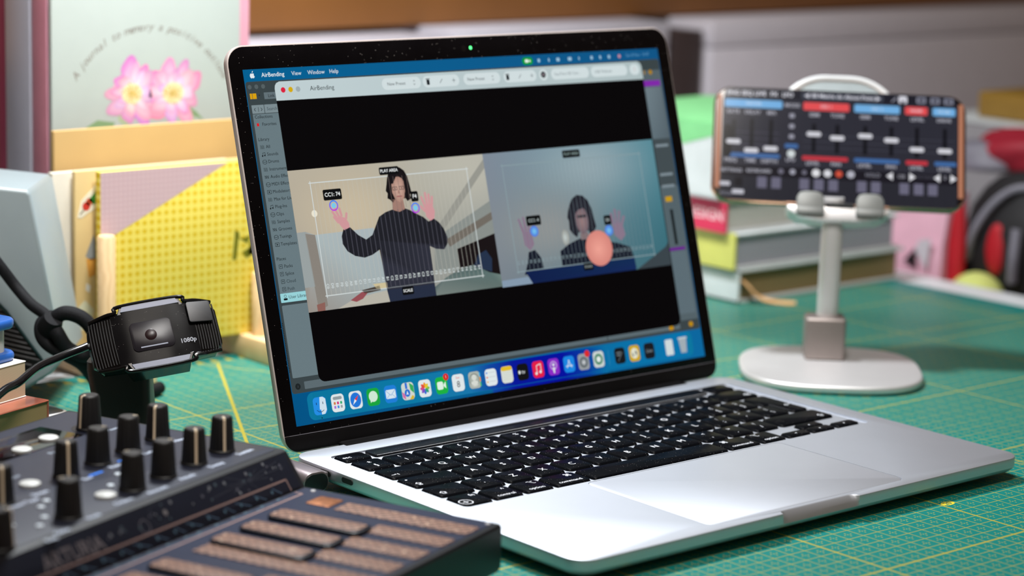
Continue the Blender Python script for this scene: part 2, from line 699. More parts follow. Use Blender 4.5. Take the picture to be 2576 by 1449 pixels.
# speaker-side port, feet
for y_ in (58.8, 76.5):
    MB().prism(rrect(0, 0, 8.6, 2.7, 1.3), -0.4, 0.35, M=Matrix.Translation((-HW, y_, 9.4)) @ Matrix.Rotation(R_(-90), 4, 'Z') @ Matrix.Rotation(R_(90), 4, 'X')).build('port', M_rubber, base)
for fx in (-118, 118):
    for fy in (-82, 82):
        MB().lathe([(7, 0), (7.5, .5), (7.5, 1.75)], 20, Matrix.Translation((fx, fy, 0))).build('rubber_foot', M_rubber, base)
MB().prism(rrect(0, (PY0 + PY1) / 2, 2 * PADW, PY1 - PY0, 4.4, 6), ZT - 0.45, ZT - 0.06, 0.08).build('trackpad', M_pad, lap)

# keys -----------------------------------------------------------------
PX, RX, GAP = 18.9, -137.2, 3.1
ROWS = {0: (79.9, 90.0), 1: (61.6, 76.3), 2: (43.0, 57.9), 3: (24.9, 39.8), 4: (6.3, 21.2), 5: (-12.2, 2.8)}
KEYTOP = ZT + 0.25
M_legend = mat('legend_white', (226, 230, 238), 0.6)


def key(u0, u1, row, legend, half=0, name='key', custom=None):
    """one keycap: u in key units from the left end of the row; legend = [(text, du, dv, size, align)]"""
    x0, x1 = RX + u0 * PX, RX + u1 * PX - GAP
    y0, y1 = ROWS[row]
    if half == 1:
        y0 = (y0 + y1) / 2 + .5
    if half == 2:
        y1 = (y0 + y1) / 2 - .5
    poly = custom or rrect((x0 + x1) / 2, (y0 + y1) / 2, x1 - x0, y1 - y0, 1.9, 4)
    cx_, cy_ = (x0 + x1) / 2, (y0 + y1) / 2
    loc = [(a - cx_, b_ - cy_) for a, b_ in poly]
    low = inset(loc, -0.75)
    kb = MB()
    k_ = len(loc)
    vs = [(a, b_, -1.2) for a, b_ in low] + [(a, b_, -0.12) for a, b_ in inset(loc, -0.1)] + [(a, b_, 0) for a, b_ in inset(loc, 0.12)]
    fs = []
    for r_ in (0, 1):
        for i in range(k_):
            j = (i + 1) % k_
            fs.append((r_ * k_ + i, r_ * k_ + j, r_ * k_ + k_ + j, r_ * k_ + k_ + i))
    fs.append(tuple(2 * k_ + i for i in range(k_)))
    fs.append(tuple(reversed(range(k_))))
    kb.add(vs, fs)
    ko = kb.build(name, M_key, lap, 40, Matrix.Translation(Vector((cx_, cy_, KEYTOP)) * S))
    lv, lf = [], []
    for t, du, dv, sz, al in legend:
        gv, gf = glyphs(t, al)
        o_ = len(lv)
        for a, b_ in gv:
            lv.append((a * sz + du, b_ * sz + dv, 0.03))
        lf += [tuple(i + o_ for i in f_) for f_ in gf]
    if lv:
        MB().add(lv, lf).build('legend', M_legend, ko, 0)
    return ko


def C1(t, s=5.4):
    return [(t, 0, 0, s, 'CENTER')]


def C2(top, low, s=4.6):
    return [(top, 0, 3.3, s * .85, 'CENTER'), (low, 0, -2.7, s, 'CENTER')]


key(0, 1, 0, [('esc', -6.8, -.4, 4.0, 'LEFT')])
key(13.5, 14.5, 0, [])
for i, (t_, l_) in enumerate(zip('±!@£$%^&*()_+', '§1234567890-=')):
    key(i, i + 1, 1, C2(t_, l_))
key(13, 14.5, 1, [('⌫', 10.5, -3.5, 4.4, 'RIGHT')])
key(0, 1.5, 2, [('⇥', -10.5, -3.8, 5.0, 'LEFT')])
for i, t_ in enumerate('QWERTYUIOP'):
    key(1.5 + i, 2.5 + i, 2, C1(t_))
key(11.5, 12.5, 2, C2('{', '['))
key(12.5, 13.5, 2, C2('}', ']'))
key(0, 1.75, 3, [('⇪', -13.0, -4.0, 4.6, 'LEFT'), ('•', -13, 3.8, 5, 'LEFT')])
for i, t_ in enumerate('ASDFGHJKL'):
    lg = C1(t_)
    if t_ in 'FJ':
        lg.append(('_', 0, -2.6, 4, 'CENTER'))
    key(1.75 + i, 2.75 + i, 3, lg)
key(10.75, 11.75, 3, C2(':', ';'))
key(11.75, 12.75, 3, C2('"', "'"))
key(12.75, 13.75, 3, C2('|', '\\'))
# tall return key of the ISO layout
xa, xb, xr = RX + 13.5 * PX, RX + 13.75 * PX, RX + 14.5 * PX - GAP
ret = [(xr, 57.0), (xr - 1, 57.9), (xa + 1.5, 57.9), (xa, 56.6), (xa, 44.2), (xa + 1.2, 43.0), (xb - .6, 43.0), (xb, 42.0), (xb, 26.4), (xb + 1.5, 24.9), (xr - 1, 24.9), (xr, 26)]
key(13.5, 14.5, 2, [('↩', 4.5, -14, 4.6, 'CENTER')], custom=ret)
key(0, 1.25, 4, [('⇧', -8.6, -4.0, 5.0, 'LEFT')])
key(1.25, 2.25, 4, C2('~', '`'))
for i, t_ in enumerate('ZXCVBNM'):
    key(2.25 + i, 3.25 + i, 4, C1(t_))
for i, (t_, l_) in enumerate(zip('<>?', ',./')):
    key(9.25 + i, 10.25 + i, 4, C2(t_, l_))
key(12.25, 14.5, 4, [('⇧', 16.5, -3.8, 5.0, 'RIGHT')])
key(0, 1, 5, [('fn', 6.2, 4.2, 4.2, 'RIGHT'), ('⊕', -5.0, -3.8, 5.2, 'CENTER')])
key(1, 2, 5, [('^', 5.4, 3.6, 4.6, 'RIGHT'), ('control', 0, -4.2, 3.7, 'CENTER')])
key(2, 3, 5, [('⌥', 5.8, 3.9, 4.6, 'RIGHT'), ('option', 0, -4.2, 3.7, 'CENTER')])
key(3, 4.25, 5, [('⌘', 7.6, 3.9, 4.6, 'RIGHT'), ('command', 0, -4.2, 3.7, 'CENTER')])
key(4.25, 9.25, 5, [], name='space_bar')
key(9.25, 10.5, 5, [('⌘', -7.6, 3.9, 4.6, 'LEFT'), ('command', 0, -4.2, 3.7, 'CENTER')])
key(10.5, 11.5, 5, [('⌥', -5.8, 3.9, 4.6, 'LEFT'), ('option', 0, -4.2, 3.7, 'CENTER')])
key(11.5, 12.5, 5, [('◂', 0, 0, 4.2, 'CENTER')], half=2)
key(12.5, 13.5, 5, [('▴', 0, 0, 4.2, 'CENTER')], half=1)
key(12.5, 13.5, 5, [('▾', 0, 0, 4.2, 'CENTER')], half=2)
key(13.5, 14.5, 5, [('▸', 0, 0, 4.2, 'CENTER')], half=2)
tb = MB().prism(rrect(-2.6, 85.2, 232, 9.6, 1.2, 4), ZT - 1.0, KEYTOP, 0.15).build('touch_bar', dusty('touch_bar_glass', (9, 11, 15), .3, .4, 1300, spec=.15), lap)
MB().box((-2.6, 80.15, KEYTOP - .05), (231, .2, .12)).build('rim', M_alu_soft, tb)

# lid ------------------------------------------------------------------
TLT = 0.2798
V_ = Vector((0, math.sin(TLT), math.cos(TLT)))
N_ = Vector((0, -math.cos(TLT), math.sin(TLT)))
P0 = Vector((0, 113.06, 23.21))
LM = Matrix((Vector((1, 0, 0)), V_, N_)).transposed().to_4x4()
LM.translation = P0                                    # x right, y up the lid, z out of the screen (mm)
LV0, LV1 = -13.0, 191.4
lid_poly = rrect(0.2, (LV0 + LV1) / 2, 304.0, LV1 - LV0, 10.5, 8)
MB().prism(lid_poly, -3.6, -0.35, 0.45, 2, LM, bottom=True).build('lid', M_lid_edge, lap, 40)
gl = MB()
gl.prism(half_round(0.2, -4.0, 190.6, 302.4, 9.6), -0.6, 0.0, 0.12, 2, LM)
glass = gl.build('screen_glass', M_glass_blk, lap, 40)
MB().prism(half_round(0.2, -12.4, -4.3, 302.4, 7.6, False), -0.6, -0.12, 0.1, 2, LM).build('hinge_strip', M_hinge, lap, 40)
MB().box((0.2, -4.15, -.1), (297, .22, .24), M=LM).build('seam', mat('seam_grey', (120, 118, 126), .5), lap)
MB().box((0.3, 107.6, 11.2), (239.5, 8.6, 2.3), .3, 1).build('hinge_cover', M_hinge, lap)
MB().lathe([(4.8, -119), (5.2, -118.5), (5.2, 118.5), (4.8, 119)], 24, Matrix.Translation((0.5, 111.4, 7.6)) @ Matrix.Rotation(R_(90), 4, 'Y')).build('hinge_barrel', M_hinge, lap)
M_led = mat('webcam_led', (40, 220, 90), 0.4)
_b = M_led.node_tree.nodes['Principled BSDF']
_b.inputs['Emission Color'].default_value = (0.12, 1.0, 0.30, 1)
_b.inputs['Emission Strength'].default_value = 1.6
MB().lathe([(0.95, 0), (0.9, 0.05)], 16, LM @ Matrix.Translation((4.9, 184.6, 0.0))).build('indicator_light', M_led, glass)
MB().lathe([(1.7, 0), (1.6, 0.03)], 20, LM @ Matrix.Translation((0.0, 184.4, 0.0))).build('camera_lens', M_gloss, glass)

# ================================================================== LAPTOP PICTURE (1440 x 900 points)
d = Canvas(286.5 / 1440, 720, 900, 0.012)
BAR, FRAME, SIDE, TXT = (0, 92, 142), (58, 68, 71), (104, 121, 127), (14, 20, 24)
# wallpaper and menu bar
d.rect(0, 0, 1440, 900, (0, 96, 140), 1, cols=[(0, 96, 146), (14, 84, 134), (8, 104, 160), (0, 82, 132)])
for i, (t, xx, bo) in enumerate((('AirBending', 54, .012), ('View', 146, 0), ('Window', 196, 0), ('Help', 264.5, 0))):
    d.text(xx, 16, t, 15.2 if i else 15.6, (222, 232, 236), 3, bold=bo)
# fruit mark
d.disc(23.8, 16.5, 4.6, (226, 234, 238), 3, 6.2)
d.disc(29.0, 16.5, 4.4, (226, 234, 238), 3, 6.2)
d.disc(34.2, 14.6, 3.0, BAR, 4, 3.2)
d.poly([(26.2, 9.2), (27.2, 5.6), (30.0, 3.6), (29.6, 7.2)], (226, 234, 238), 3)
d.rect(920, 6, 959, 27, (10, 150, 54), 3, 10)
d.rect(930, 12, 943, 21, (226, 240, 230), 4, 3); d.poly([(944, 17), (950, 12), (950, 21)], (226, 240, 230), 4)
for xx, w in ((981, 9), (1018, 5), (1052, 12), (1096, 14), (1131, 4), (1179, 9), (1212, 7), (1246, 9)):
    d.rect(xx - w / 2, 12, xx + w / 2, 22, (150, 190, 214), 3, 2)
d.disc(1286, 17, 5.5, (196, 140, 156), 3)
d.text(1312, 16, 'Sun 8 Nov  10:47', 13.0, (92, 150, 190), 3)
# music window behind
d.rect(2, 31, 1438, 819, FRAME, 2, 8)
for xx in (13.4, 33.6, 54):
    d.disc(xx, 44.5, 5.8, (84, 95, 98), 3)
d.rect(10.3, 61, 17, 75, (214, 160, 14), 3); d.rect(18.2, 61, 29.8, 75, (214, 160, 14), 3)
d.poly([(36, 65), (41, 65), (38.5, 69)], (30, 36, 38), 3)
d.rect(52.9, 60, 100, 77, (98, 112, 118), 3); d.text(64.5, 69, 'Link', 11.6, TXT, 4)
d.rect(10.3, 90.5, 47, 112, (124, 139, 144), 3, 1); d.rect(48.6, 90.5, 100, 112, (124, 139, 144), 3, 1)
d.line([(21, 98), (17, 102), (21, 106)], 1.3, TXT, 4); d.line([(37, 98), (41, 102), (37, 106)], 1.3, TXT, 4); d.rect(29, 96, 30, 108, TXT, 4)
d.text(55, 102, 'Search', 11.6, (60, 72, 78), 4)
d.rect(10.3, 113.5, 100, 590, SIDE, 3)
d.text(14.8, 121, 'Collections', 11.8, TXT, 5)
d.rect(18, 136.5, 24.4, 144, (220, 24, 30), 5); d.text(33.9, 140, 'Favorites', 11.8, TXT, 5)
d.text(14.9, 178, 'Library', 11.8, TXT, 5)
side = [('All', 197), ('Sounds', 216), ('Drums', 234.6), ('Instruments', 254), ('Audio Effects', 273), ('MIDI Effects', 292), ('Modulators', 311), ('Max for Live', 330),
        ('Plug-Ins', 349), ('Clips', 368), ('Samples', 387), ('Grooves', 406), ('Tunings', 425), ('Templates', 444)]
for i, (t, yy) in enumerate(side):
    d.text(35, yy, t, 11.8, TXT, 5)
    q = i % 7
    if q in (0, 3):
        for k in range(4):
            d.rect(19 + 3 * k, yy - 5 + (k % 2), 20 + 3 * k, yy + 5, TXT, 5)
    elif q == 1:
        d.disc(21, yy + 3.5, 2, TXT, 5); d.disc(28, yy + 2.5, 2, TXT, 5); d.line([(22.5, yy + 3), (22.5, yy - 4), (29.5, yy - 5), (29.5, yy + 2)], 1, TXT, 5)
    elif q in (2, 5):
        d.line(ell(25, yy - 2, 6, 2.8, 14) + [(31, yy - 2)], 1, TXT, 5); d.line([(19, yy - 2), (19, yy + 3.5), (25, yy + 6), (31, yy + 3.5), (31, yy - 2)], 1, TXT, 5)
    elif q == 4:
        d.line([(19, yy + 4), (19, yy - 4), (24, yy + 4), (24, yy - 4), (29, yy + 4), (29, yy - 4)], 1.1, TXT, 5)
    else:
        d.line([(19, yy - 4.5), (31, yy - 4.5), (31, yy + 4.5), (19, yy + 4.5), (19, yy - 4.5)], 1, TXT, 5); d.poly([(23, yy - 2.5), (28, yy), (23, yy + 2.5)], TXT, 5)
d.text(15.5, 480.5, 'Places', 11.8, TXT, 5)
for t, yy in (('Packs', 500), ('Splice', 519), ('Cloud', 538), ('Push', 557)):
    d.text(35, yy, t, 11.8, TXT if t in ('Packs', 'Splice') else (40, 52, 58), 5)
    d.line([(20, yy - 5), (30, yy - 5), (30, yy + 4), (20, yy + 4), (20, yy - 5)], 1, TXT, 5)
    d.line([(22.5, yy - 1), (27.5, yy - 1)], 1.6, TXT, 5)
d.rect(10.3, 567, 100, 590, (150, 208, 214), 4, 2); d.text(35, 578, 'User Library', 11.8, TXT, 5)
d.line(ell(25, 574.5, 3.4, 3.4, 12) + [(28.4, 574.5)], 1, TXT, 5); d.rect(19, 579.5, 31, 584.5, TXT, 5, 2)
d.rect(10.3, 597, 110, 780, SIDE, 3, 3)
for k in range(30):
    d.rect(2.6, 640 + 4.2 * k, 5.4, 642 + 4.2 * k, (16, 20, 22), 3)
d.rect(42, 792, 1335, 811, (92, 106, 112), 3, 2); d.rect(1338, 792, 1360, 811, (92, 106, 112), 3, 2)
d.disc(22, 802, 8, (30, 36, 38), 3); d.text(22, 802, 'i', 9, (90, 100, 104), 4, 'CENTER')
d.rect(1075, 792, 1077, 811, (40, 48, 50), 4)
d.rect(1315, 800, 1334, 811, (190, 140, 10), 4, 5); d.rect(1396, 795, 1412, 809, (190, 140, 10), 4, 5)
# strip at the right of the music window
d.rect(1362, 62, 1436, 789, (84, 98, 104), 3)
d.rect(1362, 92, 1430, 109, (128, 40, 168), 4)
d.rect(1362, 112, 1430, 262, (100, 116, 124), 4, cols=[(112, 128, 136), (98, 112, 120), (84, 98, 106), (96, 112, 120)])
d.rect(1362, 262, 1436, 400, (66, 76, 80), 4)
for yy in (278, 362, 396):
    d.rect(1374, yy, 1424, yy + 8, (124, 138, 146), 5, 2)
d.rect(1380, 430, 1406, 445, (196, 152, 24), 5)
d.rect(1391, 468, 1402, 570, (20, 26, 28), 5); d.rect(1366, 578, 1428, 587, (104, 34, 140), 5)
d.rect(1366, 590, 1430, 770, (92, 108, 116), 4)
d.disc(1398, 68, 7, (172, 128, 20), 5); d.rect(1372, 62, 1376, 74, (172, 128, 20), 5)
# app window
d.rect(88, 34, 1366, 800, (4, 3, 5), 6, 20)
tb0 = [(88, 83), (88, 52), (90, 44), (95, 38), (104, 34.5), (1350, 34.5), (1359, 38), (1364, 44), (1366, 52), (1366, 87)]
d.poly(tb0, None, 7, cols=[(192, 207, 210)] * 5 + [(174, 190, 192)] * 5)
for xx, c in ((113, (218, 34, 62)), (136, (212, 170, 14)), (159, (160, 172, 176))):
    d.disc(xx, 56.5, 7, c, 8)
d.text(196, 57, 'AirBending', 17.0, (36, 44, 48), 8)
PILL = (208, 220, 222)
for a, b_ in ((427, 556), (563, 688), (703, 832), (845, 963), (974, 1005), (1018, 1160), (1168, 1308), (1318, 1356)):
    d.rect(a, 42, b_, 73, PILL, 8, 15)
for a in (444, 716):
    d.text(a, 58, 'New Preset', 12.6, (70, 80, 84), 9)
    d.line([(a + 87, 55), (a + 90, 51), (a + 93, 55)], 1.1, (70, 80, 84), 9); d.line([(a + 87, 60), (a + 90, 64), (a + 93, 60)], 1.1, (70, 80, 84), 9)
for a in (581, 859):
    d.rect(a - 5, 52, a + 5, 66, (30, 36, 40), 9, 2); d.rect(a - 7, 49, a + 7, 51, (30, 36, 40), 9)
    d.line([(a + 40, 63), (a + 49, 52)], 1.8, (110, 120, 124), 9)
    d.line([(a + 82, 57.5), (a + 94, 57.5)], 1.4, (90, 100, 104), 9); d.line([(a + 88, 51.5), (a + 88, 63.5)], 1.4, (90, 100, 104), 9)
d.disc(989, 57, 9, (52, 60, 62), 9); d.disc(989, 57, 3, (150, 130, 140), 10)
d.text(1030, 58, 'FaceTime HD Cam...', 11.4, (120, 132, 136), 9); d.text(1182, 58, 'USB Webcam', 11.8, (120, 132, 136), 9)
d.text(1337, 58, '!', 15, (214, 120, 124), 9, 'CENTER')
# ---------------------------------------------- left camera picture
IT, IB = 262, 623


def shade(corners, spots):
    def fn(s_, t_):
        q = [corners[0][k] * (1 - s_) * (1 - t_) + corners[1][k] * s_ * (1 - t_) + corners[2][k] * s_ * t_ + corners[3][k] * (1 - s_) * t_ for k in range(3)]
        for cx_, cy_, rx, ry, cc in spots:
            w_ = math.exp(-(((s_ - cx_) / rx) ** 2 + ((t_ - cy_) / ry) ** 2))
            q = [a * (1 - w_) + b_ * w_ for a, b_ in zip(q, cc)]
        return q
    return fn


d.grad(88, IT, 728, IB, 24, 16, shade([(178, 170, 154), (170, 170, 160), (140, 148, 146), (158, 152, 142)], [(.28, .35, .3, .35, (198, 184, 158)), (.9, .1, .3, .3, (184, 182, 170))]), 8)
d.poly([(88, 420), (115, 419.5), (143, 430), (330, 428), (350, IB), (88, IB)], None, 10, cols=[(150, 152, 148), (156, 158, 154), (170, 182, 184), (168, 180, 184), (160, 172, 174), (150, 142, 134)])
d.poly([(88, 420), (114, 420), (120, 560), (88, 560)], (152, 160, 160), 11)
d.poly([(143, 430), (150, 612), (120, IB), (112, 424)], (136, 130, 122), 11)
d.poly([(728, 276), (728, 300), (540, 470), (520, 460)], (150, 150, 142), 10)
d.poly([(520, 475), (728, 390), (728, 478), (595, 506), (598, 570), (510, 560)], (136, 142, 138), 10)
d.poly([(560, 480), (728, 420), (728, 440), (570, 500)], (112, 106, 98), 11)
d.poly([(592, 508), (728, 478), (728, IB), (592, 600)], (24, 18, 20), 11)
d.poly([(640, 560), (660, 530), (690, 520), (706, 545), (700, 580)], (36, 50, 74), 12)
d.poly([(500, 600), (540, 580), (590, 560), (640, 555), (690, 580), (728, 590), (728, IB), (495, IB)], None, 12, cols=[(84, 100, 100), (96, 112, 110), (108, 110, 100), (70, 92, 92), (90, 112, 110), (110, 130, 124), (96, 112, 108), (120, 130, 126)])
d.poly([(180, IB), (230, 605), (300, 596), (350, 592), (350, IB)], (182, 178, 166), 12)
d.poly([(222, 606), (262, 588), (280, 592), (262, 606), (240, 612)], (148, 78, 84), 13)
d.poly([(262, 584), (320, 578), (322, 590), (270, 594)], (70, 62, 56), 13); d.poly([(300, 572), (345, 572), (345, 586), (310, 586)], (204, 190, 150), 13)
d.poly([(116, 606), (142, 602), (140, IB), (116, IB)], (140, 96, 88), 13)
d.disc(151, 376, 9, (232, 226, 206), 11); d.disc(411, 377, 6, (232, 228, 210), 11)
SW, SW2 = (30, 31, 38), (46, 48, 60)
body = [(398, 386), (375, 391), (352, 401), (338, 422), (322, 446), (300, 456), (277, 442), (255, 420), (233, 424), (225, 440), (224, 460), (236, 481), (258, 495), (287, 502), (313, 497), (338, 486), (340, 520), (341, 578), (346, IB), (500, IB), (500, 588), (502, 540), (503, 492), (522, 501), (549, 505), (562, 492), (566, 474), (558, 450), (545, 432), (530, 421), (511, 427), (496, 414), (476, 404), (455, 392), (440, 386)]
d.poly(body, None, 13, cols=[SW2 if 16 <= i <= 24 else SW for i in range(len(body))])
d.poly([(342, 592), (499, 592), (500, IB), (346, IB)], (38, 46, 66), 14)
SK, SKD, SKP = (196, 160, 146), (160, 124, 112), (206, 150, 154)
d.poly([(404, 360), (438, 360), (440, 388), (420, 394), (399, 387)], SKD, 14)
# hair and face
d.fan([(402, 292), (412, 281), (426, 275), (442, 278), (455, 287), (463, 303), (466, 322), (469, 344), (463, 352), (466, 362), (452, 368), (447, 360), (410, 362), (404, 369), (396, 360), (388, 356), (391, 343), (386, 336), (392, 318), (396, 304)], (428, 315), (36, 31, 33), (17, 14, 17), 14)
d.fan([(408, 312), (420, 302), (440, 302), (448, 314), (449, 340), (442, 360), (428, 370), (414, 362), (406, 342)], (428, 338), (204, 168, 152), (172, 134, 120), 15)
d.poly([(404, 318), (412, 288), (430, 284), (424, 304), (412, 320)], (24, 20, 24), 16); d.poly([(430, 284), (448, 290), (454, 322), (446, 308), (434, 302)], (24, 20, 24), 16)
d.line([(409, 328), (424, 328), (424, 336), (410, 336), (409, 328)], 1.4, (60, 50, 50), 16); d.line([(431, 328), (447, 328), (446, 336), (432, 336), (431, 328)], 1.4, (60, 50, 50), 16)
d.disc(417, 332, 2.2, (44, 34, 34), 16, 1.4); d.disc(439, 332, 2.2, (44, 34, 34), 16, 1.4)
d.poly([(427, 332), (431, 346), (424, 346)], (166, 124, 112), 16); d.rect(419, 352, 437, 355, (158, 96, 94), 16)


def hand(pts, fingers, c, w, lay):
    d.poly(pts, c, lay)
    for a, b_ in fingers:
        d.line([a, b_], w, c, lay + 1)
        d.disc(b_[0], b_[1], w / 2, c, lay + 1, n=10)


hand([(216, 396), (228, 388), (246, 396), (254, 410), (254, 420), (236, 426), (226, 414)], [((220, 396), (207, 376)), ((226, 392), (216, 368)), ((234, 390), (230, 370)), ((246, 398), (250, 384)), ((222, 406), (210, 390))], SKP, 7.0, 15)
hand([(503, 384), (531, 382), (537, 402), (532, 420), (518, 426), (506, 414)], [((506, 386), (499, 362)), ((514, 384), (513, 352)), ((522, 384), (524, 357)), ((530, 386), (534, 364)), ((506, 400), (493, 386))], SKP, 7.6, 15)
# playing field
LN, LT = (206, 214, 214), (172, 178, 178)
NOTE = ['C', 'D', 'E', 'F', 'G', 'A', 'B']


def field(x0, y0, x1, y1, lay, c1, c2, dim, tl):
    n_ = 35
    for k in range(n_ + 1):
        xx = x0 + (x1 - x0) * k / n_
        d.rect(xx - .4, y0, xx + .4, y1, c2, lay)
        if k < n_:
            d.text(xx + 6.5, y1 - 24, NOTE[k % 7] + str(k // 7), 11.0 if not dim else 9.5, c1, tl, 'CENTER', R_(90), bold=.02)
    for p in (((x0 - 5, y0), (x1 + 5, y0)), ((x0 - 5, y1), (x1 + 5, y1)), ((x0, y0 - 5), (x0, y1 + 5)), ((x1, y0 - 5), (x1, y1 + 5))):
        d.line(p, 2.4, c1, lay + 1)


field(151.5, 298, 665.5, 587, 12, LN, (190, 188, 178), False, 18)
for k in range(36):                        # the guide lines show fainter across the sweater
    xx = 151.5 + 514 * k / 35
    hits = []
    for (xa_, ya_), (xb_, yb_) in zip(body, body[1:] + body[:1]):
        if (xa_ - xx) * (xb_ - xx) < 0:
            hits.append(ya_ + (yb_ - ya_) * (xx - xa_) / (xb_ - xa_))
    hits.sort()
    for ya_, yb_ in zip(hits[::2], hits[1::2]):
        d.rect(xx - .8, ya_, xx + .8, min(yb_, 587), (82, 82, 94), 17)
    if 395 < xx < 462:
        d.rect(xx - .5, 300, xx + .5, 384, (120, 104, 100), 18)


def chip(x0, y0, x1, y1, t, sz, lay, c=(232, 236, 236)):
    d.rect(x0, y0, x1, y1, (10, 12, 14), lay, 4)
    d.text((x0 + x1) / 2, (y0 + y1) / 2, t, sz, c, lay + 1, 'CENTER', bold=.015)


chip(374, 274, 438, 294, 'PLAY AREA', 11.5, 19)
chip(186, 318, 244, 346, 'CC1: 74', 14.5, 19)
chip(465, 344, 489, 371, 'F4', 14.5, 19)
chip(390, 590, 428, 611, 'SCALE', 11.0, 19)
for xx, yy in ((214, 360.5), (474.5, 388)):
    d.disc(xx, yy, 7, (120, 200, 236), 19)
    d.ring(xx, yy, 10.5, 14, (40, 130, 250), 19, (190, 50, 220))
# ---------------------------------------------- right camera picture
d.grad(728, IT, 1363, 626, 24, 16, shade([(126, 136, 150), (76, 132, 146), (54, 104, 116), (118, 128, 138)], [(.58, .16, .34, .3, (146, 166, 174)), (.3, .6, .3, .3, (142, 146, 146))]), 8)
d.poly([(728, 608), (830, 606), (836, 626), (728, 626)], (132, 152, 172), 10)
d.poly([(1352, 572), (1363, 560), (1363, 626), (1229, 626)], (58, 68, 74), 10)
NV, NV2 = (22, 26, 40), (14, 30, 74)
d.poly([(838, 540), (862, 536), (880, 560), (884, 600), (812, 600), (828, 570)], NV, 11)
d.poly([(1028, 520), (1085, 516), (1130, 536), (1170, 545), (1215, 560), (1224, 592), (950, 600), (952, 548), (985, 532)], NV, 11)
d.poly([(815, 590), (1224, 590), (1226, 620), (1224, 626), (836, 626)], None, 12, cols=[NV2, (16, 44, 84), (16, 44, 84), (20, 40, 90), NV2])
d.fan([(1010, 425), (1022, 408), (1042, 398), (1064, 402), (1080, 416), (1090, 440), (1094, 470), (1098, 492), (1086, 506), (1074, 514), (1066, 500), (1030, 502), (1022, 516), (1008, 506), (998, 492), (1000, 468), (996, 458), (1002, 440)], (1046, 440), (44, 43, 52), (30, 30, 40), 12)
d.fan(ell(1048, 470, 24, 38, 22), (1048, 474), (150, 122, 122), (112, 96, 104), 13)
d.poly([(1020, 455), (1030, 420), (1066, 416), (1078, 452), (1062, 436), (1040, 440)], (38, 38, 48), 14)
d.rect(1034, 505, 1064, 524, (128, 110, 112), 12)
d.rect(1032, 455, 1066, 463, (64, 58, 64), 14, 3)
d.fan(ell(978, 512, 14, 22), (978, 512), (196, 206, 204), (150, 152, 146), 12)
HP = (136, 116, 136)
hand([(826, 480), (858, 486), (862, 520), (846, 536), (828, 520)], [((830, 484), (820, 450)), ((840, 482), (836, 446)), ((850, 484), (852, 456)), ((858, 494), (868, 474))], HP, 9, 13)
hand([(1160, 492), (1196, 490), (1204, 524), (1184, 540), (1162, 522)], [((1164, 494), (1160, 462)), ((1174, 492), (1176, 452)), ((1184, 492), (1192, 458)), ((1194, 496), (1206, 474))], HP, 9, 13)
field(790, 299, 1303, 590, 15, (136, 156, 162), (122, 140, 148), True, 16)
d.fan(ell(1096, 553, 50, 50, 30), (1092, 556), (238, 162, 148), (212, 132, 122), 17)
chip(1013, 272, 1078, 293, 'PLAY AREA', 11, 17, (130, 150, 148))
chip(846, 442, 898, 469, 'CC1: 4', 13, 17, (170, 182, 182))
chip(1130, 464, 1157, 491, 'E4', 13, 17, (170, 182, 182))
chip(1028, 590, 1064, 610, 'SCALE', 10, 18, (150, 160, 160))
for xx, yy in ((869, 485), (1143, 507)):
    d.fan(ell(xx, yy, 15, 15), (xx, yy), (120, 200, 236), (72, 110, 220), 17)
# ---------------------------------------------- dock
d.rect(43, 822, 1398, 892, (8, 118, 158), 3, 18)
nd = 18
stops = [(43, (6, 116, 156)), (380, (8, 120, 164)), (560, (24, 118, 170)), (640, (14, 70, 160)), (720, (4, 22, 152)), (900, (2, 14, 158)), (990, (4, 60, 156)), (1060, (6, 110, 164)), (1380, (4, 116, 172))]
for (xa_, ca_), (xb_, cb_) in zip(stops, stops[1:]):
    d.rect(max(xa_, 62), 823, min(xb_, 1380), 891, None, 4, cols=[ca_, cb_, cb_, ca_])
for (xa_, ca_), (xb_, cb_) in zip(stops[3:], stops[4:8]):
    d.rect(xa_, 891.5, xb_, 900, None, 2, cols=[ca_, cb_, cb_, ca_])
YC, IW, IH = 858.5, 40, 45
WH = (222, 230, 232)


def icon(xx, c, lay=6):
    d.rect(xx - IW / 2, YC - IH / 2, xx + IW / 2, YC + IH / 2, c, lay, 10)


# 1 two-faced file browser
icon(79, (36, 140, 226)); d.poly([(81, 836.5), (90, 836.5), (98, 842), (98.6, 870), (92, 880), (82, 880.6), (81, 868), (77, 868)], (206, 224, 236), 7)
d.line([(68, 868), (74, 873), (82, 874), (90, 870)], 1.4, (20, 40, 70), 8); d.rect(68, 849, 70, 855, (20, 40, 70), 8); d.rect(88, 849, 90, 855, (20, 40, 70), 8); d.disc(80, 889, 1.6, (6, 10, 14), 6)
# 2 app grid
icon(135, WH); d.rect(121, 842, 149, 850, (146, 156, 160), 7, 4)
for i, c in enumerate(((206, 120, 60), (206, 40, 120), (40, 170, 110), (170, 110, 210), (60, 140, 220), (150, 156, 162))):
    d.rect(122 + (i % 3) * 10, 855 + (i // 3) * 10, 128 + (i % 3) * 10, 862 + (i // 3) * 10, c, 7, 1.5)
# 3 compass
icon(191, WH); d.disc(191, YC, 17, (34, 116, 214), 7, 19); d.poly([(201, 847), (193, 861), (188, 856)], (222, 50, 60), 8); d.poly([(181, 870), (193, 861), (188, 856)], (232, 236, 240), 8)
# 4 speech bubble
icon(247, (24, 164, 62)); d.disc(247, 857, 14, (206, 232, 212), 7, 14); d.poly([(236, 864), (244, 868), (237, 873)], (206, 232, 212), 7)
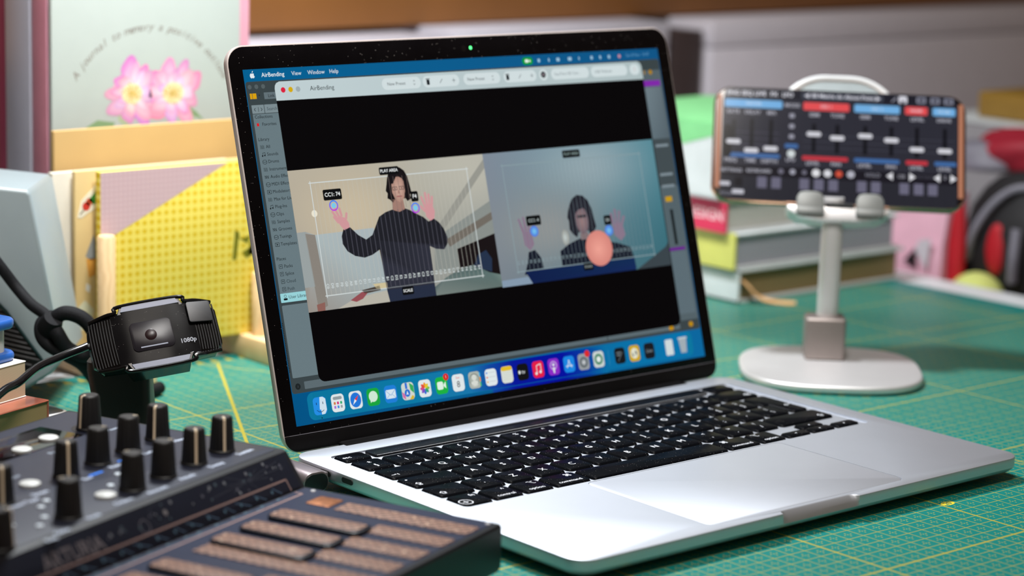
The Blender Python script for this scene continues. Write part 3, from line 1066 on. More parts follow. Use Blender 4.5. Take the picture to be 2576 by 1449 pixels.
# 5 envelope
icon(303.5, (30, 126, 214)); d.rect(287.5, 847, 319.5, 870, (214, 228, 238), 7, 3); d.line([(288, 848), (303.5, 862), (319, 848)], 1.2, (90, 150, 210), 8); d.line([(288, 870), (300, 859)], 1, (90, 150, 210), 8); d.line([(319, 870), (307, 859)], 1, (90, 150, 210), 8)
# 6 map
icon(359.7, (206, 214, 206)); d.poly([(352, 836.5), (359, 836.5), (359, 852), (352, 852)], (46, 110, 214), 7); d.poly([(366, 837), (379, 846), (379, 866), (368, 856)], (56, 170, 90), 7)
d.poly([(340, 858), (350, 866), (350, 880), (341, 872)], (206, 110, 170), 7); d.poly([(362, 881), (372, 870), (378, 874), (374, 881)], (216, 180, 50), 7); d.disc(357, 863, 9, (36, 110, 206), 8, 10); d.poly([(357, 857), (361, 868), (357, 866), (353, 868)], (226, 234, 240), 9)
# 7 colour petals
icon(415.6, WH)
for i, c in enumerate(((236, 150, 40), (226, 200, 50), (130, 190, 60), (50, 160, 120), (50, 110, 210), (130, 80, 190), (210, 70, 140), (226, 80, 60))):
    a = R_(-90 + 45 * i)
    d.poly([(415.6 + 8.6 * math.cos(a) + p[0] * math.cos(a) - p[1] * math.sin(a), YC + 8.6 * math.sin(a) + p[0] * math.sin(a) + p[1] * math.cos(a)) for p in ell(0, 0, 7, 4.2, 14)], c, 7 + i % 2)
# 8 video call
icon(471.6, (28, 176, 66)); d.rect(457, 848, 477, 869, (220, 240, 226), 7, 5); d.poly([(478, 857), (486, 849), (486, 868), (478, 861)], (220, 240, 226), 7); d.disc(489, 838, 9, (214, 36, 34), 8); d.text(489, 838, '1', 11, (240, 220, 220), 9, 'CENTER')
# 9 calendar
icon(528, WH); d.text(528, 845, 'Sun', 9, (216, 70, 70), 7, 'CENTER'); d.text(528, 863, '8', 24, (60, 64, 68), 7, 'CENTER')
# 10 contacts
icon(584, (170, 178, 170)); d.disc(583, 852, 8, (212, 216, 208), 7); d.disc(583, 868, 13, (212, 216, 208), 7, 8); d.ring(583, 858, 15, 17, (120, 126, 122), 7)
for i, c in enumerate(((60, 170, 220), (226, 150, 60), (60, 180, 110))):
    d.rect(601, 840 + 13 * i, 605, 851 + 13 * i, c, 7)
# 11 list
icon(641, WH)
for i, c in enumerate(((60, 130, 226), (226, 90, 70), (232, 170, 50))):
    d.disc(627.5, 846 + 12 * i, 2.6, c, 7); d.rect(633, 845 + 12 * i, 656, 846 + 12 * i, (176, 184, 188), 7)
# 12 notes
icon(697, (214, 220, 212)); d.rect(678, 836.5, 716, 848, (226, 190, 40), 7, 6)
for i in range(4):
    d.rect(680, 853 + 6 * i, 714, 853.6 + 6 * i, (186, 192, 186), 7)
icon(753, (16, 17, 20)); d.text(755, YC, 'tv', 16, (220, 226, 228), 7, 'CENTER'); d.disc(741, YC, 4, (220, 226, 228), 7, 5)
icon(808, (226, 30, 72)); d.disc(800, 869, 4, WH, 7); d.disc(815, 866, 4, WH, 7); d.line([(803, 869), (803, 848), (818, 844), (818, 866)], 2.2, WH, 7)
icon(864, (138, 44, 196)); d.disc(864, 853, 4, WH, 7); d.poly([(860, 860), (868, 860), (866, 876), (862, 876)], WH, 7); d.ring(864, 855, 10, 12, (214, 190, 232), 7)
icon(921, (26, 134, 224)); d.line([(912, 868), (923, 847)], 2.2, WH, 7); d.line([(930, 868), (919, 847)], 2.2, WH, 7); d.line([(909, 863), (933, 863)], 2.2, WH, 7)
icon(975, (150, 156, 160)); d.ring(975, 860, 9, 15, (96, 104, 108), 7); d.disc(975, 860, 4, (206, 210, 212), 7); d.disc(991, 838, 9.5, (220, 44, 44), 8)
icon(1031, (200, 208, 206)); d.ring(1031, YC, 9, 15, (22, 128, 84), 7); d.disc(1031, YC, 6, (226, 236, 230), 7)
d.rect(1069.5, 838, 1070.5, 880, (60, 150, 190), 6)
icon(1112, (20, 24, 28)); d.rect(1100, 848, 1118, 851, (120, 128, 132), 7); d.rect(1100, 855, 1114, 858, (120, 128, 132), 7); d.line([(1103, 874), (1122, 850)], 2, (100, 108, 112), 7)
icon(1168, (206, 166, 26)); d.disc(1168, YC, 14, (226, 226, 206), 7, 15); d.poly([(1158, 852), (1166, 866), (1160, 866)], (40, 42, 40), 8); d.poly([(1170, 850), (1178, 856), (1174, 868)], (40, 42, 40), 8)
icon(1226, (24, 26, 32)); d.text(1226, YC, 'Live', 14, (150, 160, 166), 7, 'CENTER')
d.rect(1290, 836, 1320, 881, (206, 216, 218), 6, 4)
d.poly([(1344, 838), (1376, 838), (1371, 880), (1349, 880)], (160, 172, 180), 6); d.rect(1342, 835, 1378, 840, (192, 202, 206), 7, 2)
pic = d.build('display_picture', M_screen, glass, LM @ Matrix.Translation((0, 0, 0.02)))

# ================================================================== USB HUB at the laptop's left side
M_hub = mat('hub_grey_metal', (140, 130, 132), 0.4, 0.8, var=0.03, bump=0.05, bscale=3000)
hub = thing('usb_hub', 'dark grey pill-shaped adapter plugged into the left side of the laptop', 'usb adapter', (-161.5, 92, 0))
YR = Matrix.Rotation(R_(-90), 4, 'X')
hp = rrect(0, 0, 15.0, 10.6, 5.2, 8)
MB().prism(hp, -21, 21, 0.5, 2, Matrix.Translation((0, 0, 7.2)) @ Matrix.Rotation(R_(90), 4, 'X'), bottom=True).build('shell', M_hub, hub, 40)
MB().prism(inset(hp, 0.8), 21, 21.4, 0.1, 1, Matrix.Translation((0, 0, 7.2)) @ Matrix.Rotation(R_(90), 4, 'X')).build('end_cap', M_blackplastic, hub)
MB().box((6.6, -7, 9.2), (4.0, 24, 3.4), .6).build('plug', M_hub, hub)

# ================================================================== SYNTHESIZER
syn = thing('synthesizer', 'dark navy desktop synthesizer with black knobs and copper touch keys in the foreground', 'synthesizer', (-181, -88.5, 0), (0, 0, R_(20.6)))
M_case = mat('synth_case', (17, 18, 23), 0.42, var=0.08, bump=0.12, bscale=1800, spec=0.4)
M_panel = mat('synth_panel', (32, 36, 52), 0.48, var=0.04, bump=0.03, bscale=2500, spec=0.5)
M_pcb = mat('circuit_board_navy', (37, 43, 64), 0.5, var=0.05, spec=0.3)
M_slope = mat('slope_navy', (14, 18, 30), 0.35, var=0.08, spec=0.3)
W_, DP = 311.0, 233.0
ZK, ZP = 30.0, 45.5
Y_S0, Y_S1 = 99.0, 108.5        # slope between keyboard and knob panel
# case: side profile extruded along the width
prof = [(1.2, 9.0), (0.0, 11.5), (0.0, 28.6), (0.9, 29.8), (2.2, ZK), (Y_S0, ZK), (Y_S1 + .6, ZP - .7), (Y_S1 + 2.4, ZP), (DP - 2.5, ZP), (DP, ZP - 2.5), (DP, 12), (DP - 8, 4.0), (20, 4.0)]
b = MB()
k_ = len(prof)
xs = [(0.0, 1.0), (-1.0, 0.0), (-W_ + 1, 0.0), (-W_, 1.0)]
vs = []
for xx, ins in xs:
    pp = prof if ins == 0 else [(min(max(p[0], ins), DP - ins), p[1] - ins * (1 if p[1] > 20 else -1)) for p in prof]
    vs += [(xx, p[0], p[1]) for p in pp]
fs = []
for r_ in range(3):
    for i in range(k_):
        j = (i + 1) % k_
        fs.append((r_ * k_ + i, r_ * k_ + j, r_ * k_ + k_ + j, r_ * k_ + k_ + i))
fs.append(tuple(range(k_))); fs.append(tuple(3 * k_ + i for i in reversed(range(k_))))
b.add(vs, fs)
b.build('case', M_case, syn, 30)
for fx in (-25, -W_ + 25):
    for fy in (40, DP - 30):
        MB().lathe([(8, 0), (9, .6), (9, 4.3)], 18, Matrix.Translation((fx, fy, 0))).build('rubber_foot', M_rubber, syn)
MB().prism(rrect(-W_ / 2, (Y_S1 + 4 + DP - 4) / 2, W_ - 6, DP - Y_S1 - 8, 3), ZP - .1, ZP + .25, .1).build('knob_panel', M_panel, syn)
# sloping strip with lettering and star map
sl = math.atan2(ZP - .7 - ZK, Y_S1 + .6 - Y_S0)
SLM = Matrix.Translation((0, Y_S0, ZK)) @ Matrix.Rotation(sl, 4, 'X')
sl_len = math.hypot(ZP - .7 - ZK, Y_S1 + .6 - Y_S0)
MB().prism(rrect(-W_ / 2, sl_len / 2, W_ - 7, sl_len - 1.2, .8), -.2, .2, .05, M=SLM).build('slope_strip', M_slope, syn)
# keyboard circuit board
MB().prism(rrect(-W_ / 2, 50.5, W_ - 4.5, 95, 2), ZK - .1, ZK + .35, .1).build('touch_board', M_pcb, syn)
GOLD = (146, 118, 112)
c = Canvas(1.0, 0, 0, 0.02)
c.line([(-11, -93.5), (-W_ + 11, -93.5)], 1.0, GOLD, 1)
c.line([(-11, -93.5), (-11, -97.6)], .8, GOLD, 1)
for k in range(26):
    xx = -20 - k * 11
    c.line([(xx, -94.6), (xx - 4 - (k % 3) * 2, -97.2)], .5, (70, 96, 112), 1)
    c.disc(xx - 5 - (k % 3), -96.8, .7, (82, 112, 126), 2, n=10)
    if k % 4 == 2:
        c.line([(xx - 3, -95.4), (xx + 4, -95.4)], .5, (70, 96, 112), 1)
c.build('board_print', M_print, syn, Matrix.Translation((0, 0, ZK + .37)))
c = Canvas(1.0, 0, 0, 0.02)
ST = (92, 92, 104)
random.seed(3)
c.text(-152, -sl_len * .56, 'ARTURIA', 8.8, (86, 80, 84), 2, 'CENTER', bold=.02)
c.build('slope_lettering', M_print, syn, SLM @ Matrix.Translation((0, 0, .25)))
c = Canvas(1.0, 0, 0, 0.02)
c.line([(-11, -6.2), (-W_ + 11, -6.2)], .8, (118, 96, 92), 1)
c.line([(-11, -.8), (-11, -6.2)], .7, (118, 96, 92), 1)
for k in range(24):
    xx = -18 - k * 11.5
    c.line([(xx, -1.2), (xx - 5 - (k % 3) * 2, -4.8)], .6, (48, 64, 82), 1)
    c.disc(xx - 6, -3.2, .8, (58, 80, 94), 2, n=8)
for cx_, n_ in ((-36, 13), (-250, 9)):
    for i in range(n_):
        a = 2 * math.pi * i / n_
        r_ = 6 + 22 * (i % 3 == 0) + 10 * (i % 2)
        ex, ey = cx_ + r_ * math.cos(a), -sl_len * .66 + r_ * .26 * math.sin(a)
        c.line([(cx_, -sl_len * .66), (ex, max(-sl_len + 1, min(-7, ey)))], .35, (40, 43, 54), 1)
for k in range(60):
    xx = -8 - random.random() * 125 if k < 36 else -205 - random.random() * 90
    c.disc(xx, -7.5 - random.random() * (sl_len - 9), random.choice((.5, .6, .9)), random.choice(((66, 66, 76), (90, 92, 98), (54, 66, 74))), 2, n=8)
c.ring(-108, -9.6, 2.6, 3.2, (70, 68, 76), 1); c.ring(-98, -12, 4.4, 4.7, (38, 43, 54), 1)
c.disc(-93, -12, 1.3, (96, 92, 94), 2)
c.build('star_map', M_print, syn, SLM @ Matrix.Translation((0, 0, .25)))['kind'] = 'stuff'

# copper touch keys, each a plate of its own
ma, nt, bs = mat_new('copper_weave')
x = NX(nt)
X, Y, Z = x.xyz()
u_ = x.m('ADD', x.m('MULTIPLY', X, .9), Y); v_ = x.m('SUBTRACT', x.m('MULTIPLY', X, .9), Y)
du, dv = x.dist(u_, 4.6), x.dist(v_, 4.6)
wv = x.m('MULTIPLY', x.less(du, 1.5), 1.0)
cross = x.less(x.m('MAXIMUM', du, dv), 1.15)
spk = x.m('GREATER_THAN', x.noise(420, 1), .70)  # pale specks put the copper's sparkle into its colour
colr = x.mix(wv, lin((84, 63, 58)), lin((148, 115, 99)))
colr = x.mix(x.m('MULTIPLY', x.less(dv, .55), .45), colr, lin((70, 54, 52)))
nt.links.new(x.mix(x.m('MULTIPLY', spk, .9), colr, lin((206, 180, 156))), bs.inputs['Base Color'])
setp(bs, rough=.5, metal=0, spec=.25)
bp = nt.nodes.new('ShaderNodeBump'); bp.inputs['Strength'].default_value = .8; bp.inputs['Distance'].default_value = .0006
nt.links.new(x.m('ADD', cross, x.noise(700, 3)), bp.inputs['Height'])
nt.links.new(bp.outputs['Normal'], bs.inputs['Normal'])
M_cop = ma
M_cop2 = mat('copper_patch', (150, 96, 62), .4, .6, var=.35, scale=500, bump=.4, bscale=900)
PIT = 20.0
n_white = 15
for k in range(n_white):
    xr_ = -12.2 - PIT * k
    long_ = k == 0 or k % 7 in (4,)
    y1_ = 69 if k == 0 else (84 if long_ else 41)
    MB().prism(rrect(xr_ - 6.0, (4.2 + y1_) / 2, 12.0, y1_ - 4.2, .8, 3), ZK + .3, ZK + .75, .15).build('touch_key', M_cop, syn)
for k in range(n_white):
    if k % 7 in (3, 6):
        continue
    xr_ = -40.0 - PIT * 1.02 * k
    bk = MB().prism(rrect(xr_ - 5.6, 62, 13.4, 46, 3.4, 4), ZK + .3, ZK + 2.2, .4).build('sharp_key', M_slope, syn)
    MB().prism(rrect(xr_ - 5.6, 62.6, 11.2, 43, 2.4, 4), ZK + 2.15, ZK + 2.5, .15).build('copper_plate', M_cop, bk)
MB().prism(rrect(-16.5, 78.5, 12.5, 12, 1, 3), ZK + .3, ZK + .7, .15).build('icon_patch', M_cop2, syn)
for px_, py_ in ((-5, 4.5), (-5, 92)):
    MB().lathe([(1.2, 0), (1.0, .4)], 12, Matrix.Translation((px_, py_, ZK + .3))).build('screw', M_alu_soft, syn)

# knobs
M_ptr = mat('pointer_cream', (226, 206, 176), .5)
NF = 20


def knob(px_, py_, ang, big=1.0):
    kt = MB()
    prof_ = [(5.9, 0.0), (5.9, 0.8), (5.5, 1.2), (4.6, 14.8), (4.2, 15.6), (3.7, 15.9)]
    vs_, fs_ = [], []
    seg = NF * 2
    for i in range(seg):
        a = 2 * math.pi * i / seg
        fl = 1.0 if i % 2 else .955
        for q, (r_, z_) in enumerate(prof_):
            rr = r_ * (fl if 1 < q < 5 else 1.0) * big
            vs_.append((rr * math.cos(a), rr * math.sin(a), z_))
    m_ = len(prof_)
    for i in range(seg):
        j = (i + 1) % seg
        for q in range(m_ - 1):
            fs_.append((i * m_ + q, j * m_ + q, j * m_ + q + 1, i * m_ + q + 1))
    fs_.append(tuple(i * m_ + m_ - 1 for i in range(seg))); fs_.append(tuple(i * m_ for i in reversed(range(seg))))
    kt.add(vs_, fs_)
    ko = kt.build('knob', M_knob, syn, 30, Matrix.Translation(Vector((px_, py_, ZP + .2)) * S) @ Matrix.Rotation(R_(ang), 4, 'Z'))
    p_ = MB()
    p_.add([(-.55, -5.62, 1.2), (.55, -5.62, 1.2), (.55, -4.72, 14.8), (-.55, -4.72, 14.8), (.55, -4.28, 15.75), (-.55, -4.28, 15.75), (.5, -2.2, 16.05), (-.5, -2.2, 16.05),
            (-.55, -5.0, 1.2), (.55, -5.0, 1.2), (.55, -4.2, 14.6), (-.55, -4.2, 14.6)],
           [(0, 1, 2, 3), (3, 2, 4, 5), (5, 4, 6, 7), (0, 3, 11, 8), (1, 9, 10, 2)])
    p_.build('pointer', M_ptr, ko, 0)
    return ko


def sh(px_, py_):
    """panel spot as read off the front right corner of the keyboard"""
    return px_ - 10.7, py_ - 7.7


for px_, py_, a in ((-8.7, 138.1, -42), (-32, 135.9, -44), (-56.1, 134, 60), (-78.8, 132.6, 172), (-124, 128.9, 190), (-170, 124, 30), (-216, 120, 0),
                    (-8.7, 172.9, -70), (-32.3, 170.9, 60), (-55.2, 169.3, 75), (-79.4, 166.6, -40), (-123.9, 163.4, -40), (-170, 160, 20), (-216, 156, 0)):
    knob(*sh(px_, py_), a)
knob(*sh(-11.6, 209), -100, 1.02)
KX0, KYC = sh(-11.6, 209)
MB().lathe([(8.2, 0), (8.2, .15)], 32, Matrix.Translation((KX0, KYC, ZP + .2))).build('knob_ring', M_slope, syn)
# buttons, lamps, little screen
M_btn = mat('button_pale', (196, 198, 196), .45)
for px_, py_ in ((-93.7, 134.6), (-98.1, 170.2), (-58.9, 207.8), (-37.2, 211.1), (-162.8, 129.4), (-150, 200), (-190, 195)):
    MB().lathe([(4.4, 0), (4.4, 1.3), (3.8, 1.7), (0.01, 1.9)], 20, Matrix.Translation((*sh(px_, py_), ZP + .2)), cap=False).build('button', M_btn, syn)
M_bt2 = mat('lamp_pale', (206, 216, 226), .35)
for px_, py_ in ((-80, 142.9), (-64.9, 151), (-50, 157), (-26, 160), (-112, 150), (-120, 146), (-146, 139), (-130, 136), (-140, 130), (-108, 141), (-116, 134)):
    MB().lathe([(1.6, 0), (1.5, .7), (.01, 1.0)], 12, Matrix.Translation((*sh(px_, py_), ZP + .2)), cap=False).build('indicator', M_bt2, syn)
sx_, sy_ = sh(-62, 216)
MB().prism(rrect(sx_, sy_, 80, 25, 1.2), ZP + .2, ZP + .5, .1).build('screen_window', M_gloss, syn)
MB().prism(rrect(sx_ + 8, sy_ + 3, 50, 13, .8), ZP + .45, ZP + .56, .05).build('readout', mat('readout_dark', (40, 34, 38), .12), syn)
c = Canvas(1.0, 0, 0, 0.02)
LB = (176, 186, 204)
for px_, py_, t_ in ((-4.6, 128.8, 'Sustain'), (-28.8, 126.6, 'Decay'), (-51, 125.5, 'Attack'), (-73.5, 123.9, 'Amount'), (-94.2, 125.1, 'Octave'), (-117.7, 121.5, 'Hold'), (-140, 119, 'Glide'),
                     (-4.5, 164.3, 'Filter'), (-28, 162.5, 'Cutoff'), (-53.9, 160.7, 'Reso'), (-76, 158, 'Env'), (-119.4, 155.8, 'Wave Type'), (-104, 160, 'Shape'), (-5.3, 200, 'Master'), (-50, 196, 'Preset'), (-150, 116, 'Key'), (-150, 152, 'Timbre'), (-96, 184, 'Oscillator')):
    px_, py_ = sh(px_, py_)
    c = Canvas(1.0, 0, 0, 0.02)
    c.text(px_, -py_, t_, 3.9, LB if py_ < 160 else (140, 150, 164), 1, 'CENTER', bold=.03)
    c.build('panel_label', M_print, syn, Matrix.Translation((0, 0, ZP + .27)))
px_, py_ = sh(-68.6, 159.7)
c = Canvas(1.0, 0, 0, 0.02)
c.rect(px_ - 4.5, -py_ - .8, px_ + 4.5, -py_ + .8, (10, 110, 220), 1)
c.build('blue_mark', M_print, syn, Matrix.Translation((0, 0, ZP + .27)))
px_, py_ = sh(-46, 164)
c = Canvas(1.0, 0, 0, 0.02)
c.rect(px_ - 2.5, -py_ - .7, px_ + 2.5, -py_ + .7, (10, 110, 220), 1)
c.build('blue_mark', M_print, syn, Matrix.Translation((0, 0, ZP + .27)))

# ================================================================== WEBCAM
wc = thing('webcam', 'small black webcam marked 1080p on its clip stand behind the knobs', 'webcam', (-190, 187, 0))
# head frame: x right, y up, z towards the viewer
up_ = -_down
hx = (_right * 0.95 + up_ * 0.175 + _fwd * 0.27).normalized()
hy_ = -_right * 0.30 + up_ * 0.90 + _fwd * 0.34
hz_ = hx.cross(hy_).normalized()
hy_ = hz_.cross(hx).normalized()
HM = Matrix((hx, hy_, hz_)).transposed().to_4x4()
HM.translation = Vector((4.2, -11.2, 60.6))
WW, WHH = 64.5, 29.0


def arc_face(x0, x1, y0, y1, depth0, n=14, bulge=5.0):
    """surface patch that curves back towards the ends"""
    vs_, fs_ = [], []
    for i in range(n + 1):
        xx = x0 + (x1 - x0) * i / n
        zz = depth0 - bulge * (abs(xx) / (WW / 2)) ** 2.6
        vs_ += [(xx, y0, zz), (xx, y1, zz)]
    for i in range(n):
        fs_.append((2 * i, 2 * i + 2, 2 * i + 3, 2 * i + 1))
    return vs_, fs_


# body shell: stadium cross-section swept across
b = MB()
ringsv = []
NS = 30
for i in range(NS + 1):
    t = -1 + 2 * i / NS
    xx = t * WW / 2
    sc = (1 - abs(t) ** 7 * .32)
    zf = 9 - 5.2 * abs(t) ** 2.6
    hh = WHH / 2 * (1 - .05 * abs(t) ** 3) * (sc if abs(t) > .9 else 1)
    sec = [(-hh, zf - 1.0), (-hh + 1.2, zf), (hh - 1.2, zf), (hh, zf - 1.0), (hh * .98, -2), (hh * .8, -9 + 3 * abs(t) ** 3), (0, -11 + 5 * abs(t) ** 3), (-hh * .8, -9 + 3 * abs(t) ** 3), (-hh * .98, -2)]
    ringsv.append([(xx, yy, zz) for yy, zz in sec])
ns = len(ringsv[0])
vs = [p for r_ in ringsv for p in r_]
fs = [(i * ns + k, i * ns + (k + 1) % ns, (i + 1) * ns + (k + 1) % ns, (i + 1) * ns + k) for i in range(NS) for k in range(ns)]
fs += [tuple(reversed(range(ns))), tuple(NS * ns + k for k in range(ns))]
b.add(vs, fs, HM)
M_wcb = mat('webcam_shell', (9, 8, 9), .16, spec=.3)
head = b.build('body', M_wcb, wc, 40)
M_grille = mat('grille_black', (9, 8, 10), .45, spec=.12, bump=.05, bscale=800)
for sgn in (-1, 1):
    for k in range(9):
        x_a = sgn * (WW / 2 * .64 + 1.35 * k)
        zf = 9 - 5.2 * (abs(x_a) / (WW / 2)) ** 2.6 - .05
        MB().tube([(x_a - sgn * .28 * (yy / 10.0) ** 2, yy, zf) for yy in (-12.2, -8, -3, 3, 8, 12.2)], .42, 6, HM).build('grille_rib', M_grille, head)
M_face = dusty('webcam_face', (7, 6, 7), .14, .2, 1500, spec=.06)
vs, fs = arc_face(-20.2, 20.4, -WHH / 2 + .4, WHH / 2 - .4, 9.35)
vs2, fs2 = arc_face(-20.2, 20.4, -WHH / 2 + .4, WHH / 2 - .4, 8.4)
nb = len(vs)
rim_ = []
for i in range(14):
    rim_ += [(2 * i, 2 * i + 2, nb + 2 * i + 2, nb + 2 * i), (2 * i + 1, 2 * i + 3, nb + 2 * i + 3, nb + 2 * i + 1)]
rim_ += [(0, 1, nb + 1, nb), (28, 29, nb + 29, nb + 28)]
MB().add(vs + vs2, fs + [tuple(i + nb for i in f_) for f_ in fs2] + rim_, HM).build('front_panel', M_face, head, 30)
M_sil = mat('silver_strip', (104, 108, 124), .5, 0)
for sgn in (1, -1):
    # raised rim that steps out at the middle of the long sides
    yb_ = sgn * (WHH / 2 - .1)
    pts = [(-WW / 2 + 1.5, yb_ - sgn * 1.3, 4.4), (-22, yb_, 7.4), (-17.5, yb_ + sgn * .2, 8.4), (-15, yb_ + sgn * 3.1, 8.6), (14.5, yb_ + sgn * 3.1, 8.6), (17.2, yb_ + sgn * .4, 8.4), (23, yb_, 7.2), (WW / 2 - 1.5, yb_ - sgn * 1.3, 4.4)]
    MB().tube(spline(pts, 5), 1.05, 8, HM).build('rim', M_wcb, head)
    q = [(-14.8, yb_ - sgn * .2), (-13.4, yb_ + sgn * 2.7), (13.2, yb_ + sgn * 2.7), (14.6, yb_ - sgn * .2)]
    if sgn < 0:
        q = q[::-1]
    q = q[::-1]
    MB().prism(q, 6, 9.3, 0, M=HM).build('silver_strip', M_sil, head)
    MB().prism(inset(q, -1.3), -4 if sgn < 0 else -1, 8.7, .3, 1, M=HM).build('bridge', M_wcb, head)
# lens window
M_lensw = mat('lens_window', (24, 21, 25), .25, spec=.12)
lw = MB().prism(rrect(-1.8, -.6, 21, 15.6, 2.8, 5), 9.1, 9.62, .12, M=HM).build('lens_window', M_lensw, head)
MB().lathe([(3.0, 0), (2.8, .12), (.01, .16)], 24, HM @ Matrix.Translation((-2.4, -.4, 9.6)), cap=False).build('lens', mat('lens_dark', (26, 12, 14), .3, spec=.2), lw)
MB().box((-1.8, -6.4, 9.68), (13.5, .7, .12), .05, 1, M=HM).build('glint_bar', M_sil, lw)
M_flap = mat('shutter_black', (24, 23, 26), .5)
MB().prism(rrect(23.4, 7.6, 12.5, 11.0, 1.2, 4), 8.3, 9.2, .2, M=HM @ Matrix.Translation((22, 0, 7)) @ Matrix.Rotation(R_(14), 4, 'Y') @ Matrix.Translation((-22, 0, -7))).build('privacy_shutter', M_flap, head)
c = Canvas(1.0, 0, 0, .01)
c.text(15.2, 6.6, '1080p', 3.3, (150, 152, 162), 1, 'CENTER', bold=.01)
c.build('marking', M_print, head, HM @ Matrix.Translation((0, 0, 9.02)))
# clip stand under the head
b = MB()
ax = Vector((0.7584, -0.6511, 0)).normalized(); ay = Vector((0.6511, 0.7584, 0)).normalized()
SMt = Matrix((ax, ay, Vector((0, 0, 1)))).transposed().to_4x4()
lv = [(0, 12.5, 15, -3), (3, 13, 15, -3), (20, 14, 12, -5), (44, 15.8, 9, -8), (48.5, 15.4, 8.5, -8.4)]
vs, fs = [], []
for z_, wx, wy, off in lv:
    vs += [(px_ + off, py_, z_) for px_, py_ in rrect(0, 0, 2 * wx, 2 * wy, 4.5, 5)]
nn = len(rrect(0, 0, 20, 20, 4.5, 5))
for k in range(len(lv) - 1):
    for i in range(nn):
        j = (i + 1) % nn
        fs.append((k * nn + i, k * nn + j, (k + 1) * nn + j, (k + 1) * nn + i))
fs += [tuple(reversed(range(nn))), tuple((len(lv) - 1) * nn + i for i in range(nn))]
MB().add(vs, fs, SMt).build('stand', M_blackplastic, wc, 40)
MB().lathe([(5.5, 40), (6.0, 46), (5.0, 52), (2.5, 55)], 20).build('swivel', M_blackplastic, wc)
# the glossy lead of the webcam
M_cable = mat('cable_gloss', (14, 13, 15), .18, coat=.4)
wcable = MB().tube(spline([(-190, 196, 55), (-198.1, 208.4, 54.8), (-207.8, 209.5, 52.6), (-221.6, 207.4, 50.3), (-237.7, 200.6, 48.6), (-255, 188.5, 45.5), (-268, 182, 43.5), (-292, 168, 34), (-318, 150, 14), (-350, 138, 3), (-420, 128, 2.2)], 8), 2.1, 12).build('webcam_cable', M_cable)
tag(wcable, 'glossy black lead running from the webcam across the books to the left', 'cable')

# ================================================================== THINGS AT THE LEFT
M_braid = mat('braided_black', (11, 12, 16), .7, spec=.2, var=.3, scale=1500, bump=.6, bscale=1800)
cord = thing('headphone_cord', 'thick black braided cord tied into a knot beside the white console', 'cord', (-185, 268, 0))
off = Vector((-185, 268, 0))


def rel(pts, o_=off):
    return [tuple(Vector(p) - o_) for p in pts]


MB().tube(rel(spline([(-236, 328, 132), (-222, 318, 110), (-214, 309, 97), (-203.5, 302.0, 80.5), (-195.9, 297.8, 68.4), (-193.2, 286.7, 60.7), (-189.9, 275.8, 55.7), (-190.8, 268.0, 50)], 8)), 3.1, 12).build('strand', M_braid, cord)
MB().tube(rel(spline([(-189.3, 271.5, 53.2), (-184.8, 266.1, 58.4), (-177.9, 260.4, 56.1), (-172.9, 256.8, 49.0), (-171.5, 256.4, 41.0), (-176.0, 260.2, 35.6), (-184.0, 264.7, 39.5), (-189.2, 266.2, 47.9)], 8, True)), 4.0, 12, closed=True).build('loop', M_braid, cord)
MB().tube(rel(spline([(-187.7, 276.5, 55.4), (-192.4, 276.9, 51.5), (-194.0, 274.1, 45.7), (-191.4, 270.5, 40.7), (-184.4, 265.9, 35.9), (-174.4, 264.7, 29.0), (-164, 268, 17), (-154, 272, 6), (-138, 278, 3.8), (-122, 283, 3.8), (-112, 288, 3.8)], 8)), 3.6, 12).build('loose_end', M_braid, cord)
MB().lathe([(5.2, -7), (6.2, -3), (6.2, 3), (5.2, 7)], 16, Matrix.Translation(Vector((-190.5, 272, 51)) - off) @ Matrix.Rotation(R_(40), 4, 'X')).build('knot', M_braid, cord)

# white console leaning at the left border
con = thing('game_console', 'white slanted plastic console with black ribbed vent at the left border', 'console', (-191, 310, -5), (0, 0, math.atan2(-.6511, .7584)))
M_con = mat('console_white', (136, 148, 152), .38, var=.02)
XZ = Matrix.Rotation(R_(90), 4, 'X')       # polygon (x, z) standing upright, front at y=0
face = [(-120, 5), (-22, 5), (-4, 9), (8, 15), (20, 23), (26.5, 31), (10.2, 121.5), (8, 124), (-120, 134)]
MB().prism(face, -62, 0, 2.2, 3, XZ, bottom=True).build('shell', M_con, con, 40)
M_vent = mat('vent_black', (14, 16, 19), .5)
rib = [(-60, 66), (-7.5, 61.5), (-3.5, 57), (15.6, 31), (6, 24.5), (-16, 13), (-60, 9)]
vent = MB().prism(rib[::-1], -.2, 1.2, 0, 2, XZ).build('vent', M_vent, con)
for k in range(17):
    z0 = 13 + k * 3.0
    xr_ = (-3.5 + (57 - z0) * .73 if z0 > 31 else 15.6 - (31 - z0) * 1.5) - 1.2
    xl = -58
    MB().tube([(xl, -1.6, z0 + 14), (xr_, -1.6, z0)], .85, 6).build('vent_rib', M_vent, vent)
MB().tube([(-7.5, -2, 62), (-3.2, -2, 57.5), (16, -2, 31)], .8, 6).build('vent_rim', mat('vent_rim_teal', (20, 44, 44), .3), vent)

# dark flat tablet on the mat
tab = thing('tablet', 'dark tablet with a bright silver rim lying flat behind the knobs', 'tablet', (-187.7, 254.2, 0), (0, 0, R_(8)))
MB().prism(rrect(-26, 40, 52, 80, 6), 0, 8, 1.2, 3, bottom=True).build('rim', M_alu_soft, tab, 40)
MB().prism(rrect(-26, 40, 48.5, 76.5, 4.6), 7.8, 8.3, .15).build('face', mat('tablet_dark', (34, 36, 42), .3), tab)


